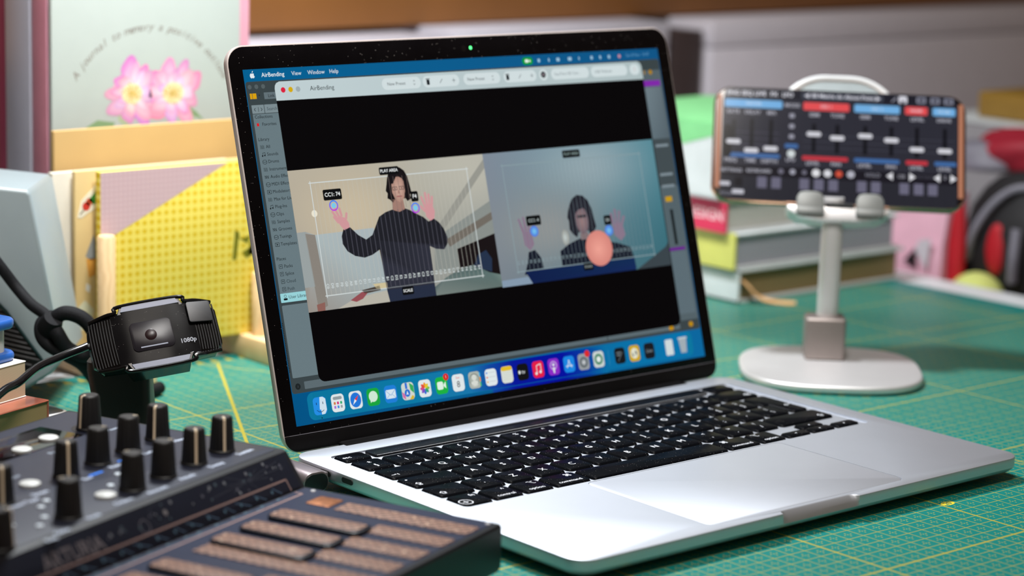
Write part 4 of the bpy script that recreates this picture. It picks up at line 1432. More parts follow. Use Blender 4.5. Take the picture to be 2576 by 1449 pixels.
def book(name, label, loc, yaw, w, dpt, h, cover, pages, spine='L', ct=1.6, over=2.5, bev=.5, group=None, rot=None, spine_m=None):
    """lying book, origin at its front right/left bottom corner: x along w, y along depth; spine L/R/F"""
    t = thing(name, label, 'book', loc, rot or (0, 0, yaw), group or {'paperback': 'books stacked at the left', 'hardback': 'books stacked behind the phone'}.get(name))
    c_ = MB()
    c_.box((w / 2, dpt / 2, ct / 2), (w, dpt, ct), min(bev, ct * .4), 1)
    c_.box((w / 2, dpt / 2, h - ct / 2), (w, dpt, ct), min(bev, ct * .4), 1)
    if spine == 'L':
        c_.box((ct / 2, dpt / 2, h / 2), (ct, dpt, h - .02), min(bev, ct * .4), 1)
    if spine == 'R':
        c_.box((w - ct / 2, dpt / 2, h / 2), (ct, dpt, h - .02), min(bev, ct * .4), 1)
    if spine == 'F':
        c_.box((w / 2, ct / 2, h / 2), (w, ct, h - .02), min(bev, ct * .4), 1)
    if spine == 'B':
        c_.box((w / 2, dpt - ct / 2, h / 2), (w, ct, h - .02), min(bev, ct * .4), 1)
    c_.build('cover', cover, t)
    if spine_m:
        MB().box((ct / 2 - .2, dpt / 2, h / 2), (ct + .3, dpt + .3, h + .2), .3, 1).build('spine', spine_m, t)
    x0, x1, y0, y1 = over, w - over, over, dpt - over
    if spine == 'L':
        x0 = ct
    if spine == 'R':
        x1 = w - ct
    if spine == 'F':
        y0 = ct
    if spine == 'B':
        y1 = dpt - ct
    MB().box(((x0 + x1) / 2, (y0 + y1) / 2, h / 2), (x1 - x0, y1 - y0, h - 2 * ct + .02)).build('pages', pages, t)
    return t


def page_mat(name, a, c_, period=.55):
    ma_, nt_, b_ = mat_new(name)
    x_ = NX(nt_)
    X_, Y_, Z_ = x_.xyz()
    w_ = x_.m('ADD', Z_, x_.m('MULTIPLY', x_.noise(60, 2), .4))
    nt_.links.new(x_.mix(x_.m('MULTIPLY', x_.less(x_.dist(w_, period), period * .22), .7), lin(a), lin(c_)), b_.inputs['Base Color'])
    setp(b_, rough=.8)
    return ma_


M_pg_cream = page_mat('pages_cream', (206, 186, 158), (170, 148, 122))
M_pg_tan = page_mat('pages_tan', (150, 128, 86), (112, 92, 60))
M_pg_grey = page_mat('pages_grey', (196, 198, 206), (150, 152, 160))
M_cv_white = mat('cover_white', (232, 228, 222), .4)
M_cv_rust = mat('cover_rust', (150, 84, 66), .18, var=.35, scale=40, coat=.6, bump=.15, bscale=60)
M_cv_red = mat('cover_dark_red', (112, 26, 24), .4)
Y20 = R_(20)
# stack at the left: x runs to the left from the right front corner
book('paperback', 'dark red paperback at the bottom of the stack at the left border', (-330.5, 173.0, 0), Y20, 100, 130, 15.4, M_cv_red, M_pg_cream, 'B', .8, .6)
book('paperback', 'glossy rust coloured paperback second from bottom of the left stack', (-325.5, 171.5, 15.4), Y20, 104, 128, 14.0, M_cv_rust, M_pg_tan, 'R', 1.0, .8)
book('paperback', 'thick cream paperback with white cover below the blue clip box', (-336.5, 181.5, 29.4), Y20, 109, 120, 18.6, M_cv_white, M_pg_cream, 'B', .7, .4)
tag(MB().add([(-281, 205, 48.15), (-266, 209, 48.15), (-272, 216, 48.15), (-284, 214, 48.15)], [(0, 1, 2, 3)]).build('red_flag', mat('flag_red', (196, 40, 44), .5)), 'small red paper flag on the cream paperback', 'paper flag')
M_blue = mat('blue_plastic', (34, 84, 158), .3)
M_clear = mat('milky_plastic', (196, 190, 182), .3)
jar = thing('storage_jar', 'milky plastic box with blue rims on top of the cream paperback', 'box', (-268, 234, 48), (0, 0, Y20))
MB().prism(rrect(0, 0, 48, 36, 7), 4, 20, .3).build('body', M_clear, jar)
MB().prism(rrect(0, 0, 56, 44, 9), 0, 4.6, 1.8, 3, bottom=True).build('blue_rim', M_blue, jar)
MB().prism(rrect(0, 0, 56, 44, 9), 16.5, 21.5, 1.8, 3, bottom=True).build('blue_rim', M_blue, jar)
book('notepad', 'small grey paged notepad lying on top of the blue rimmed box', (-298, 205, 69.6), Y20, 55, 40, 11, M_cv_white, M_pg_grey, 'B', .6, .3)

# ================================================================== RACK WITH FOLDERS
ma, nt, bs = mat_new('pine_wood')
x = NX(nt)
X, Y, Z = x.xyz()
gr = nt.nodes.new('ShaderNodeTexWave'); gr.inputs['Scale'].default_value = 90; gr.inputs['Distortion'].default_value = 4
tcn = nt.nodes.new('ShaderNodeTexCoord'); nt.links.new(tcn.outputs['Object'], gr.inputs['Vector'])
nt.links.new(x.mix(x.m('MULTIPLY', gr.outputs['Fac'], .5), lin((226, 194, 150)), lin((198, 160, 114))), bs.inputs['Base Color'])
setp(bs, rough=.5)
M_pine = ma
rack = thing('file_rack', 'pine wood file rack with round dowels behind the webcam', 'file rack', (-62, 345, 0))
for fx in (-53, 51):
    MB().box((fx, 4, 7), (22, 92, 14), 1.2).build('foot', M_pine, rack)
    for dy in (-11, 46):
        hgt = 84 if fx < 0 else 52
        MB().lathe([(5.0, 14), (5.25, 16), (5.25, hgt - 1.2), (4.4, hgt)], 20, Matrix.Translation((fx - (3.5 if fx < 0 else 1.5), dy, 0))).build('dowel', M_pine, rack)
MB().box((-1, 40, 5), (86, 14, 9), 1).build('cross_bar', M_pine, rack)

# yellow checked notebook with pale pink corner
ma, nt, bs = mat_new('yellow_check')
x = NX(nt)
X, Y, Z = x.xyz()
sx_, sz_ = x.less(x.dist(X, 4.9), 1.2), x.less(x.dist(Z, 4.9), 1.2)
both = x.m('MULTIPLY', sx_, sz_); one = x.m('MAXIMUM', sx_, sz_)
cl = x.mix(x.m('MULTIPLY', one, .3), lin((226, 208, 98)), lin((220, 194, 56)))
nt.links.new(x.mix(both, cl, lin((208, 174, 14))), bs.inputs['Base Color'])
setp(bs, rough=.55)
M_yel = ma
ma, nt, bs = mat_new('pink_check')
x = NX(nt)
X, Y, Z = x.xyz()
sx_, sz_ = x.less(x.dist(X, 3.0), .8), x.less(x.dist(Z, 3.0), .8)
nt.links.new(x.mix(x.m('MULTIPLY', x.m('MAXIMUM', sx_, sz_), .5), lin((214, 186, 192)), lin((196, 160, 170))), bs.inputs['Base Color'])
setp(bs, rough=.55)
M_pnk = ma
yb = thing('notebook', 'yellow checked notebook with a pale pink corner standing in the rack', 'notebook', (-118, 344, 14))
MB().box((71, 0, 52.6), (142, 5.2, 105.2), .6).build('cover', M_yel, yb)
tri = [(0.3, 104.9), (0.3, 66.8), (9.5, 68.4), (86.5, 104.9)]
MB().prism(tri, 2.62, 2.75, 0, 2, XZ).build('corner_patch', M_pnk, yb)
c = Canvas(1.0, 0, 0, .02)
for pts in ([(90, -63), (96, -58), (103, -60), (101, -55)], [(90, -46), (92, -64), (95, -62), (93, -46)], [(101, -48), (104, -62), (107, -60), (105, -48)], [(97, -50), (110, -56), (112, -52), (100, -46)]):
    c.poly(pts, (112, 112, 24), 1)
c.build('plant_print', M_print, yb, XZ @ Matrix.Translation((0, 0, 2.8)))

# kraft folders and pads behind it
M_kraft = mat('kraft_paper', (202, 176, 122), .7, var=.06, scale=30)
M_kraft2 = mat('kraft_envelope', (180, 148, 94), .6, var=.05, scale=20)
M_paper = page_mat('paper_edges', (226, 222, 212), (196, 186, 168), 1.2)
M_wp = mat('writing_paper', (204, 198, 184), .7)
f1 = thing('writing_pad', 'white writing pad standing at the left end of the rack', 'writing pad', (-139.5, 360, 14))
MB().box((60, 0, 52), (120, 5, 104), .5).build('sheets', M_wp, f1)
f2 = thing('kraft_folder', 'tan kraft folder with a flower sticker behind the yellow notebook', 'folder', (-128.5, 353, 14))
MB().box((72, 0, 52.5), (144, 3.4, 105), .5).build('sleeve', M_kraft, f2)
st = MB().prism([(1.5, 78.5), (4.2, 88), (15, 97.5), (20, 96), (19.5, 86), (8, 80.5), (4, 78)][::-1], 1.72, 2.0, 0, 2, XZ).build('sticker', mat('sticker_white', (226, 222, 206), .5), f2)
c = Canvas(1.0, 0, 0, .02)
c.disc(7.2, -84.6, 2.6, (196, 54, 44), 1); c.disc(9.2, -87, 2.2, (206, 80, 50), 1)
c.poly([(8.5, -88), (13.5, -93), (17, -90), (12, -85)], (60, 140, 60), 1); c.poly([(15, -94), (18.6, -95.4), (18.4, -91)], (196, 70, 110), 1); c.line([(3, -80), (6, -83)], .7, (90, 70, 50), 1)
c.build('sticker_print', M_print, st, XZ @ Matrix.Translation((0, 0, 2.02)))
c = Canvas(1.0, 0, 0, .02)
c.poly([(6.5, -55.5), (12, -68), (14, -62), (14.5, -54), (10, -53)], (128, 132, 132), 1); c.poly([(7, -54), (13.6, -54), (13, -44), (8.5, -43)], (196, 140, 60), 1); c.poly([(7, -40), (10, -38), (9, -34), (6.6, -36)], (206, 206, 200), 1); c.poly([(-1, -24), (6, -30), (12, -24), (10, -14), (2, -12)], (196, 196, 170), 1)
c.build('bird_print', M_print, f2, XZ @ Matrix.Translation((0, 0, 1.75)))
f3 = thing('kraft_envelope', 'golden kraft envelope standing in front of the flower card', 'envelope', (-131, 372, 14))
MB().box((76, 0, 63), (152, 4, 126), .6).build('envelope_body', M_kraft2, f3)

# flower card, pink album and binders behind the rack
M_card = mat('card_white', (172, 182, 178), .4, var=.015)
fc = thing('flower_card', 'white card with two pink peonies and curved lettering', 'card', (-121.5, 390, 14))
MB().box((65, 0, 108), (130, 3.2, 216), .4).build('card_sheet', M_card, fc)
c = Canvas(1.0, 0, 0, .02)
random.seed(11)


def petal(cx_, cy_, a, r0, r1, w, col_in, col_out, lay):
    pts = []
    for i in range(13):
        t = i / 12
        rr = r0 + (r1 - r0) * math.sin(math.pi * min(t, 1 - t) * .98) ** .5 * (1 + .09 * math.sin(9 * t + a * 3))
        aa = a + (t - .5) * w
        pts.append((cx_ + rr * math.cos(aa), cy_ - rr * math.sin(aa)))
    pts.append((cx_, cy_))
    c.fan(pts, (cx_ + .35 * r1 * math.cos(a), cy_ - .35 * r1 * math.sin(a)), col_in, col_out, lay)


def peony(cx_, cy_, R0, lay, rot_):
    c.fan(ell(cx_, cy_, R0 * .7, R0 * .7, 20), (cx_, cy_), (246, 214, 236), (236, 160, 206), lay - 1)
    for ring_, (n_, r1, ci, co) in enumerate(((9, 1.0, (240, 212, 230), (222, 138, 188)), (8, .82, (242, 222, 236), (226, 156, 200)), (7, .62, (244, 230, 238), (230, 182, 212)))):
        for i in range(n_):
            a = rot_ + 2 * math.pi * i / n_ + ring_ * .35
            petal(cx_, cy_, a, 1.5, R0 * r1 * random.uniform(.78, 1.16), random.uniform(.85, 1.25), ci, tuple(min(255, q + random.randint(-22, 14)) for q in co), lay + ring_ * 2 + i % 2)
    c.fan(ell(cx_, cy_, R0 * .36, R0 * .32, 18), (cx_, cy_), (206, 178, 96), (240, 232, 190), lay + 7)
    for k in range(26):
        a, r_ = random.random() * 6.28, R0 * .34 * random.random() ** .5
        c.disc(cx_ + r_ * math.cos(a), cy_ + r_ * math.sin(a), .5, random.choice(((206, 160, 50), (226, 190, 90), (186, 140, 60))), lay + 8, n=8)


# leaves and stems
for pts in ([(42, -126), (30, -128), (22, -124), (30, -122), (40, -123)], [(62, -138), (66, -130), (78, -128), (84, -132), (76, -134)], [(88, -134), (94, -128), (104, -124), (98, -130)], [(60, -142), (63, -122), (65, -122), (63, -142)], [(91, -140), (96, -122), (98, -122), (94, -140)], [(44, -132), (52, -126), (50, -122), (44, -127)]):
    c.poly(pts, random.choice(((150, 172, 130), (128, 158, 116), (168, 184, 150))), 1)
peony(53.5, -142.5, 19.5, 2, .3)
peony(82.0, -141.5, 20.5, 3, 1.1)
phrase = 'A journal to memory a positive outlook'
ccx, ccy, rad = 66.0, -121.5, 60.0
a0, a1 = R_(147), R_(29)
for i, ch in enumerate(phrase):
    if ch == ' ':
        continue
    a = a0 + (a1 - a0) * i / (len(phrase) - 1)
    c.text(ccx + rad * math.cos(a), ccy - rad * math.sin(a), ch, 6.6, (132, 122, 116), 1, 'CENTER', math.pi / 2 - a, shear=.35)
c.build('flower_print', M_print, fc, XZ @ Matrix.Translation((0, 0, 1.63)))
M_pinkalb = mat('album_pink', (206, 150, 168), .5, var=.03)
M_mauve = mat('spine_mauve', (186, 122, 138), .5)


def standing(name, label, cat, x0, x1, y0, y1, h, cover, spine_m, z0=-2.0, pages=True):
    t = thing(name, label, cat, (x0, y0, z0), group='binders behind the rack' if cat == 'binder' else None)
    w, dp = x1 - x0, y1 - y0
    MB().box((w / 2, 1.0, h / 2), (w, 2.0, h), .4).build('front_board', cover, t)
    MB().box((w / 2, dp - 1.0, h / 2), (w, 2.0, h), .4).build('back_board', cover, t)
    MB().box((1.0, dp / 2, h / 2), (2.4, dp - .6, h - .6), .4).build('spine', spine_m, t)
    MB().box((w / 2 + 1, dp / 2, h / 2 - 1), (w - 8, dp - 4.2, h - 6)).build('pages', M_wp, t)
    return t


standing('photo_album', 'pink album standing behind the flower card', 'album', -121.5, 19.0, 394, 411, 246, M_pinkalb, M_mauve)
M_greyb = mat('binder_grey', (172, 174, 188), .3, .2, var=.02)
standing('ring_binder', 'shiny grey ring binder behind the pink album', 'binder', -122.5, 12, 412, 441, 250, M_greyb, M_greyb)
M_mar = mat('binder_maroon', (120, 44, 68), .4)
standing('ring_binder', 'maroon binder between the grey binder and a mustard one', 'binder', -121.5, 15, 442, 458, 246, M_mar, M_mar)
M_mus = mat('binder_mustard', (176, 140, 14), .5)
standing('ring_binder', 'mustard yellow binder at the far left border', 'binder', -124, 12, 459, 480, 240, M_mus, M_mus)

# ================================================================== PHONE STAND AND PHONE
YAW = R_(-43.6)
ps = thing('phone_stand', 'silver aluminium phone stand with round-cornered foot plate on the mat', 'phone stand', (246, 108, 0), (0, 0, YAW))
pl_poly = []
for i in range(64):
    a = 2 * math.pi * i / 64
    e_ = 2 / 2.9
    pl_poly.append((54.5 * math.copysign(abs(math.cos(a)) ** e_, math.cos(a)), 55 * math.copysign(abs(math.sin(a)) ** e_, math.sin(a))))
MB().prism(pl_poly, 0.6, 5.6, 1.9, 4, bottom=True).build('foot_plate', M_alu_soft, ps, 40)
MB().prism(inset(pl_poly, 5), 0, .8, 0).build('rubber_pad', M_rubber, ps)
M_alu_dark = mat('block_grey', (150, 140, 136), .5, .85, var=.03)
MB().box((-2.5, 22, 18.6), (24.5, 20, 26), 2.0, 3).build('hinge_block', M_alu_dark, ps)
MB().prism(rrect(-1.0, 25.5, 13.0, 12.0, 5.0, 6), 30, 104, .5, 2).build('pole', M_alu_soft, ps, 40)
PM = Matrix(((0.7241, 0.6065, 0.3284), (-0.6896, 0.6442, 0.3307), (-0.011, -0.466, 0.8847))).to_4x4()
PM.translation = Vector((276.27, 136.76, 132.21))
# phone frame: x along the long side, y into the back, z up the short side
inv = ps.matrix_basis.copy()
psm = Matrix.Translation((246, 108, 0)) @ Matrix.Rotation(YAW, 4, 'Z')
CR = psm.inverted() @ PM                     # phone frame expressed in the stand
FACE = Matrix(((1, 0, 0, 0), (0, 0, 1, 0), (0, 1, 0, 0), (0, 0, 0, 1)))  # swaps y/z: polygon plane = phone plane, extrude along y (to the back)
ring_c = rrect(0, 5.0, 75, 88, 30, 10)
MB().prism(ring_c, 8.6, 10.8, .4, 2, CR @ FACE).build('cradle_plate', mat('cradle_grey', (122, 134, 138), .45, .2), ps, 40)
MB().tube([(px_, 9.0, py_) for px_, py_ in inset(ring_c, .5)], 2.0, 10, CR, closed=True).build('cradle_rim', mat('cradle_white', (206, 210, 212), .3), ps)
MB().prism([(-31, -36), (-27, -45.5), (-14, -49.5), (14, -49.5), (27, -45.5), (31, -36)], -3.5, 10.4, .8, 2, CR @ FACE, bottom=True).build('cradle_lip', M_alu_soft, ps, 40) if False else None
lip = [(-31, -39.5), (31, -39.5), (30, -43), (24, -46.6), (10, -48.2), (-10, -48.2), (-24, -46.6), (-30, -43)][::-1]
MB().prism(lip, -4.0, 11, .8, 2, CR @ FACE, bottom=True).build('cradle_lip', M_alu_soft, ps, 40)
M_crg = mat('cradle_satin', (112, 114, 112), .5, .3)
for hx_ in (-17.2, 18.6):
    MB().prism([(hx_ - 8.6, -44), (hx_ + 8.6, -44), (hx_ + 8.2, -35), (hx_ + 6.4, -32.2), (hx_ + 3.5, -31.2), (hx_ - 3.5, -31.2), (hx_ - 6.4, -32.2), (hx_ - 8.2, -35)], -7.0, -4.4, .8, 2, CR @ FACE, bottom=True).build('hook', M_crg, ps, 40)
    MB().box((hx_, -3.6, -43.4), (16.8, 7.4, 4.6), 1.0, 2, CR).build('hook_arm', M_crg, ps)
MB().box((.6, -1.5, -38.6), (17, 9, 1.8), .3, 1, CR).build('rubber_pad', M_rubber, ps)
MB().lathe([(7, -13), (7.5, -12), (7.5, 12), (7, 13)], 20, CR @ Matrix.Translation((-2, 17.5, -22)) @ Matrix.Rotation(R_(90), 4, 'Y')).build('tilt_joint', M_alu_dark, ps)

ph = thing('smartphone', 'smartphone running a synthesizer app held sideways by the silver stand', 'phone', (264, 124.4, 99.1))
PH = Matrix.Translation((-264, -124.4, -99.1)) @ PM
M_phf = mat('phone_frame_warm_tint', (190, 150, 124), .16, 1.0, var=.02)  # warm reflection of the room tinted into the metal colour
pw, ph_, = 154.0, 74.8
MB().prism(rrect(0, 0, pw, ph_, 11.5, 8), 0.25, 7.8, 2.2, 4, PH @ FACE, bottom=True).build('frame', M_phf, ph, 40)
pg_ = MB().prism(rrect(0, 0, pw - 2.6, ph_ - 2.6, 10.4, 8), -.12, .6, .1, 1, PH @ FACE).build('screen_glass', M_gloss, ph)
for bx_, bw in ((40, 14), (58, 9)):
    MB().box((bx_, 4, ph_ / 2 + .1), (bw, 2.6, .7), .25, 1, PH).build('side_button', M_phf, ph)
p = Canvas(1.012, 0, 0, .012)


def R2(x0, z0, x1, z1, col, lay, r=0.0):
    p.rect(min(x0, x1), -max(z0, z1), max(x0, x1), -min(z0, z1), col, lay, r)


R2(-70.6, -36.0, 70.8, 36.0, (44, 44, 54), 1, 8)
for sx in (-1, 1):
    R2(sx * 71.2, -29, sx * 74.2, 31, (176, 118, 92), 1)  # warm reflection along both ends painted as copper strips
R2(-70, 29.5, 70, 35.2, (30, 30, 40), 2, 3)
W1, W2 = (214, 214, 224), (150, 150, 164)
for xx, t in ((-64.7, 'ENG'), (-56.3, 'SEQ'), (-48.3, 'LIVE'), (-40, 'FX'), (-31.7, 'LFO')):
    p.text(xx, -32.3, t, 3.8, W1, 3, 'CENTER', bold=.03)
R2(-23.5, 30.2, 26, 34.6, (62, 66, 78), 3, 1.5); p.text(1.5, -32.5, '88 Matrix do About Point', 3.6, W1, 4, 'CENTER', bold=.02)
p.poly([(-21.6, -32.4), (-18.8, -34), (-18.8, -30.8)], W1, 4); p.poly([(24.2, -32.4), (21.4, -34), (21.4, -30.8)], W1, 4)
p.line([(31, -30.8), (34, -34)], .7, W2, 3); R2(35.2, 30.2, 40.2, 34.8, W1, 3, .8); R2(36.8, 30.2, 38.6, 32, (60, 60, 70), 4)
for xx in (48.7, 57.1, 65.2):
    R2(xx - 2.8, 30.6, xx + 2.8, 34.6, (128, 130, 146), 3, .8); R2(xx - 1.6, 31.6, xx + 1.6, 33.6, (60, 60, 72), 4)
BL, RD, BD, RDD = (112, 172, 222), (224, 78, 82), (64, 104, 160), (190, 54, 66)
for x0, x1, cc, t in ((-69.5, -34.8, BL, 'MASTER'), (-22.1, 5.5, RD, 'OSC 1'), (8.6, 35.9, BL, 'OSC 2'), (39.1, 52.5, RD, 'NOISE'), (55.7, 69.3, BL, 'FILTER')):
    R2(x0, 23.1, x1, 28.2, cc, 3, .9); p.text((x0 + x1) / 2, -25.7, t, 2.6, (214, 226, 236), 4, 'CENTER')
for xx, t in ((-64.3, 'RATE'), (-52.6, 'DELAY'), (-41.1, 'MIX'), (-28.8, 'MODE'), (-15.3, 'SEMI'), (-1.5, 'TUNE'), (15.2, 'SEMI'), (30.9, 'TUNE'), (46.5, 'LEVEL'), (62.5, 'DRIVE')):
    yy = 20.1 if t != 'MODE' else 25.6
    p.text(xx, -yy, t, 3.2, (176, 176, 188), 3, 'CENTER', bold=.02)
for xx, t in ((-65, 'FREQ'), (-53.3, 'TIME'), (-41.7, 'DEPTH'), (-29.1, 'LFO'), (-15.8, 'LEVEL'), (-1.8, 'PAN'), (15.2, 'LEVEL'), (31.1, 'PAN'), (46.2, 'LEVEL'), (63, 'LEVEL')):
    p.text(xx, 11 if t != 'LFO' else 9.4, t, 3.2, (176, 176, 188), 3, 'CENTER', bold=.02)
for yy in (7, 3, -1):
    R2(-66, yy, -36, yy + .5, (70, 68, 84), 2)
    R2(-22, yy, 69, yy + .4, (64, 66, 78), 2)
for xx, hv, zt, zb in ((-63.6, .9, 15, -1), (-52.8, -4.4, 16, -5), (-41.2, -2.8, 16, -4), (-15.4, 7.8, 14.5, -4), (-1.4, 5.9, 14.5, -4), (15.4, 8, 14.5, -4), (31.1, 6, 14.5, -4), (46.4, .8, 15, -4.5), (63.1, .6, 15, -4.5)):
    R2(xx - 1.1, zb, xx + 1.1, zt, (16, 16, 22), 3, .8)
    R2(xx - 4.3, hv - 1.5, xx + 4.3, hv + 1.5, (206, 206, 214), 5, 1.3)
for x0, x1, cc in ((-66.3, -35.6, BD), (-22.1, 5.2, RDD), (9, 36.1, BD), (39.9, 53, RDD), (57, 70, BD)):
    R2(x0, -9, x1, -6.3, cc, 3, .8)
R2(-69.6, -9, -64.8, 11.8, (10, 8, 12), 4, 2.3)
for yy in (19, 12.2, 5.6):
    R2(-30.4, yy - 1.4, -27.2, yy + 1.4, (150, 150, 164), 3, 1)
R2(-32.8, -1.9, -24.7, .9, BD, 3, 1); p.disc(-28.8, 5.4, 2.4, (206, 214, 216), 3)
R2(-70.4, -21, 70.6, -14.2, (26, 24, 32), 2)
p.text(-64.2, 17.6, 'SETTINGS', 2.9, (176, 176, 188), 3, 'CENTER', bold=.02); p.text(-47.8, 17.4, 'KEYBOARD', 2.9, (176, 176, 188), 3, 'CENTER', bold=.02); p.text(20.3, 16.8, 'HOLD', 3.2, (150, 150, 164), 3, 'CENTER'); p.text(37.2, 16.8, '120', 3.2, (176, 176, 188), 3, 'CENTER'); p.text(63.4, 16.5, '0', 3.2, (176, 176, 188), 3, 'CENTER'); p.text(51.4, 16.6, 'OCTAVE', 2.8, (84, 84, 96), 3, 'CENTER')
for xx, cc, r_ in ((-34.6, (110, 108, 124), 1.6), (-27.6, (160, 160, 174), 1.7), (-20.6, (110, 108, 124), 1.4), (-13.6, (222, 222, 226), 2.4), (-6.7, (214, 214, 220), 2.3), (.1, (204, 80, 60), 2.1), (7.2, (176, 176, 188), 2.3)):
    p.disc(xx, 17, r_, cc, 3)
for xx, s_ in ((30.3, -1), (44, 1), (58.5, -1), (68.5, 1)):
    p.poly([(xx + s_ * 1.9, 16.8), (xx - s_ * 1.9, 14.2), (xx - s_ * 1.9, 19.4)], (222, 222, 228), 3)
R2(-70.4, -35.4, 70.6, -21, (40, 40, 48), 2, 1)
for xx in (-45.8, -37.3, -20.5, -11.8, -3.2, 13.8, 22.2, 39.1, 47.7, 56.1):
    R2(xx - 2.8, -28, xx + 2.8, -20.9, (104, 102, 122), 3)
for k in range(16):
    R2(-54 + k * 8.4, -35, -53.8 + k * 8.4, -28.4, (32, 32, 40), 3)
R2(-71, -27.4, -64.8, -24.8, (190, 190, 200), 3, .8); R2(-63.5, -32.4, -56.4, -29.6, (190, 190, 200), 3, .8); p.text(-67, 32.5, 'PITCH', 2.6, (150, 150, 164), 3, 'CENTER'); R2(-62.2, -27.6, -57.4, -22, (22, 20, 26), 3)
p.build('display_picture', M_screen, pg_, PH @ Matrix.Rotation(R_(90), 4, 'X') @ Matrix.Translation((0, 0, .14)))

# ================================================================== BOOKS BEHIND THE PHONE STAND
M_cv_yel = mat('cover_yellow', (206, 206, 104), .45)
M_cv_pk = mat('cover_crimson', (214, 44, 84), .45)
M_cv_pale = mat('cover_pale', (208, 214, 216), .45)
bk = book('hardback', 'white hardback with a tan ribbon at the bottom of the stack', (353.5, 288.5, 0), 0, 175, 230, 23.8, M_cv_pale, M_pg_tan, 'L', 2.4, 4)
M_rib = mat('ribbon_tan', (206, 162, 112), .6)
rb = MB()
pth = spline([(6, 5, 15), (6, 1, 15.4), (8, -4, 11), (15, -7, 4), (24, -14, 1.2), (34, -23, .9)], 6)
for i in range(len(pth) - 1):
    a_, b2 = pth[i], pth[i + 1]
wv = Vector((2.2, 2.2, 0.6))
vs, fs = [], []
for q in pth:
    vs += [tuple(q - wv), tuple(q + wv), tuple(q + wv + Vector((0, 0, .5))), tuple(q - wv + Vector((0, 0, .5)))]
for i in range(len(pth) - 1):
    for k in range(4):
        fs.append((4 * i + k, 4 * i + (k + 1) % 4, 4 * i + 4 + (k + 1) % 4, 4 * i + 4 + k))
fs += [(0, 1, 2, 3), tuple(4 * (len(pth) - 1) + k for k in range(4))]
rb.add(vs, fs).build('ribbon', M_rib, bk)
M_pg_lil = page_mat('pages_lilac', (176, 176, 188), (150, 150, 164), .9)
M_pg_wht = page_mat('pages_white', (206, 206, 200), (170, 170, 164), .9)
book('hardback', 'yellow hardback between the white and the crimson book', (350, 290, 23.8), 0, 172, 226, 25, M_cv_pale, M_pg_lil, 'L', 2.2, 3, spine_m=M_cv_yel)
bk3 = book('hardback', 'crimson book with white lettering on its spine', (346, 296, 48.8), 0, 120, 200, 23, M_cv_pale, M_pg_wht, 'L', 2.0, 3, spine_m=M_cv_pk)
c = Canvas(1.0, 0, 0, .02)
c.text(-20, -11.5, 'DESIGN', 10.5, (240, 206, 214), 1, 'CENTER', bold=.02)
SPN = Matrix(((0, 0, -1, 0), (-1, 0, 0, 0), (0, 1, 0, 0), (0, 0, 0, 1)))
c.build('spine_title', M_print, bk3, Matrix.Translation((-.5, 0, 0)) @ SPN)
M_cv_gr = mat('cover_leaf_green', (130, 206, 140), .45)
bk4 = book('hardback', 'thick white book with a green cover on top of the stack', (341, 299, 71.8), R_(2), 126, 130, 52, M_cv_pale, M_pg_wht, 'L', 2.4, 3)
gb = MB()
gb.prism([(0.1, 52.1), (-130, 52.1), (-130, 30), (-40, 34), (0.1, 46)], 0, .25, 0, 2, Matrix.Translation((-.02, 0, 0)) @ SPN)
gb.box((63, 65, 52.2), (126, 130, .5))
gb.build('green_cover', M_cv_gr, bk4)

# ================================================================== BACKGROUND
ZL = -42.0
M_side = mat('sideboard_grey', (176, 174, 178), .5)
sd = thing('sideboard', 'low grey sideboard behind and to the right of the desk', 'sideboard', (600, 700, ZL))
MB().prism([(Lx - 600, Ly - 700) for Lx, Ly in ((-700, 560), (572, 560), (572, -400), (1500, -400), (1500, 1200), (-700, 1200))], -30, 0, 1).build('top_board', M_side, sd)
for Lx, Ly in ((-660, 590), (-660, 1170), (1460, 1170), (1460, -370), (612, -370)):
    MB().box((Lx - 600, Ly - 700, -357), (40, 40, 654), 2).build('leg', M_side, sd)
M_shelf = mat('shelf_brown', (140, 90, 40), .5, var=.12, scale=8)
tag(MB().box((430, 840, 230), (1840, 250, 148), 2).build('shelf_cabinet', M_shelf), 'brown wooden wall cabinet across the top behind the laptop', 'cabinet')
M_bx = mat('storage_white', (204, 202, 214), .5, var=.02)


def sbox(label, x0, x1, y0, y1, h, m_):
    t = thing('storage_box', label, 'box', ((x0 + x1) / 2, (y0 + y1) / 2, ZL), group='storage boxes at the back')
    w, dp = x1 - x0, y1 - y0
    h -= ZL
    MB().box((0, 0, h * .44), (w - 4, dp - 4, h * .88), .6).build('body', m_, t)
    MB().box((0, 0, h * .944), (w - 4.0, dp - 4.0, h * .112), .6).build('lid', m_, t)


sbox('pale storage box under the cabinet, left of the dark gap', 100, 396, 665, 930, 151, M_bx)
sbox('pale storage box under the cabinet, right above the laptop lid corner', 408, 652, 665, 930, 155, M_bx)
sbox('large pale grey storage box behind the phone', 698, 1300, 660, 900, 154, mat('storage_grey', (222, 218, 228), .5, var=.02))
tag(MB().box((675.5, 780, 52), (39, 222, 188), 1).build('gap_filler', mat('filler_umber', (62, 50, 50), .6)), 'dark brown block added to darken the gap between two pale storage boxes', 'filler block')  # made-up block that keeps the gap between the boxes dark
tag(MB().lathe([(13, 0), (14, 2), (14, 92), (11, 98), (6, 102), (6, 110), (.01, 111)], 24, Matrix.Translation((675, 650, ZL)), cap=False).build('white_bottle', mat('bottle_lilac', (176, 178, 200), .4)), 'lilac white bottle in front of the dark brown filler block', 'bottle')
t = thing('card_box', 'white carton below a mustard box at the right border', 'carton', (780, 330, ZL))
MB().box((0, 0, 68), (120, 190, 136), 2).build('carton_body', mat('carton_white', (150, 148, 152), .6), t)
MB().box((0, 0, 137.5), (122, 192, 3), .5).build('lid', M_cv_pale, t)
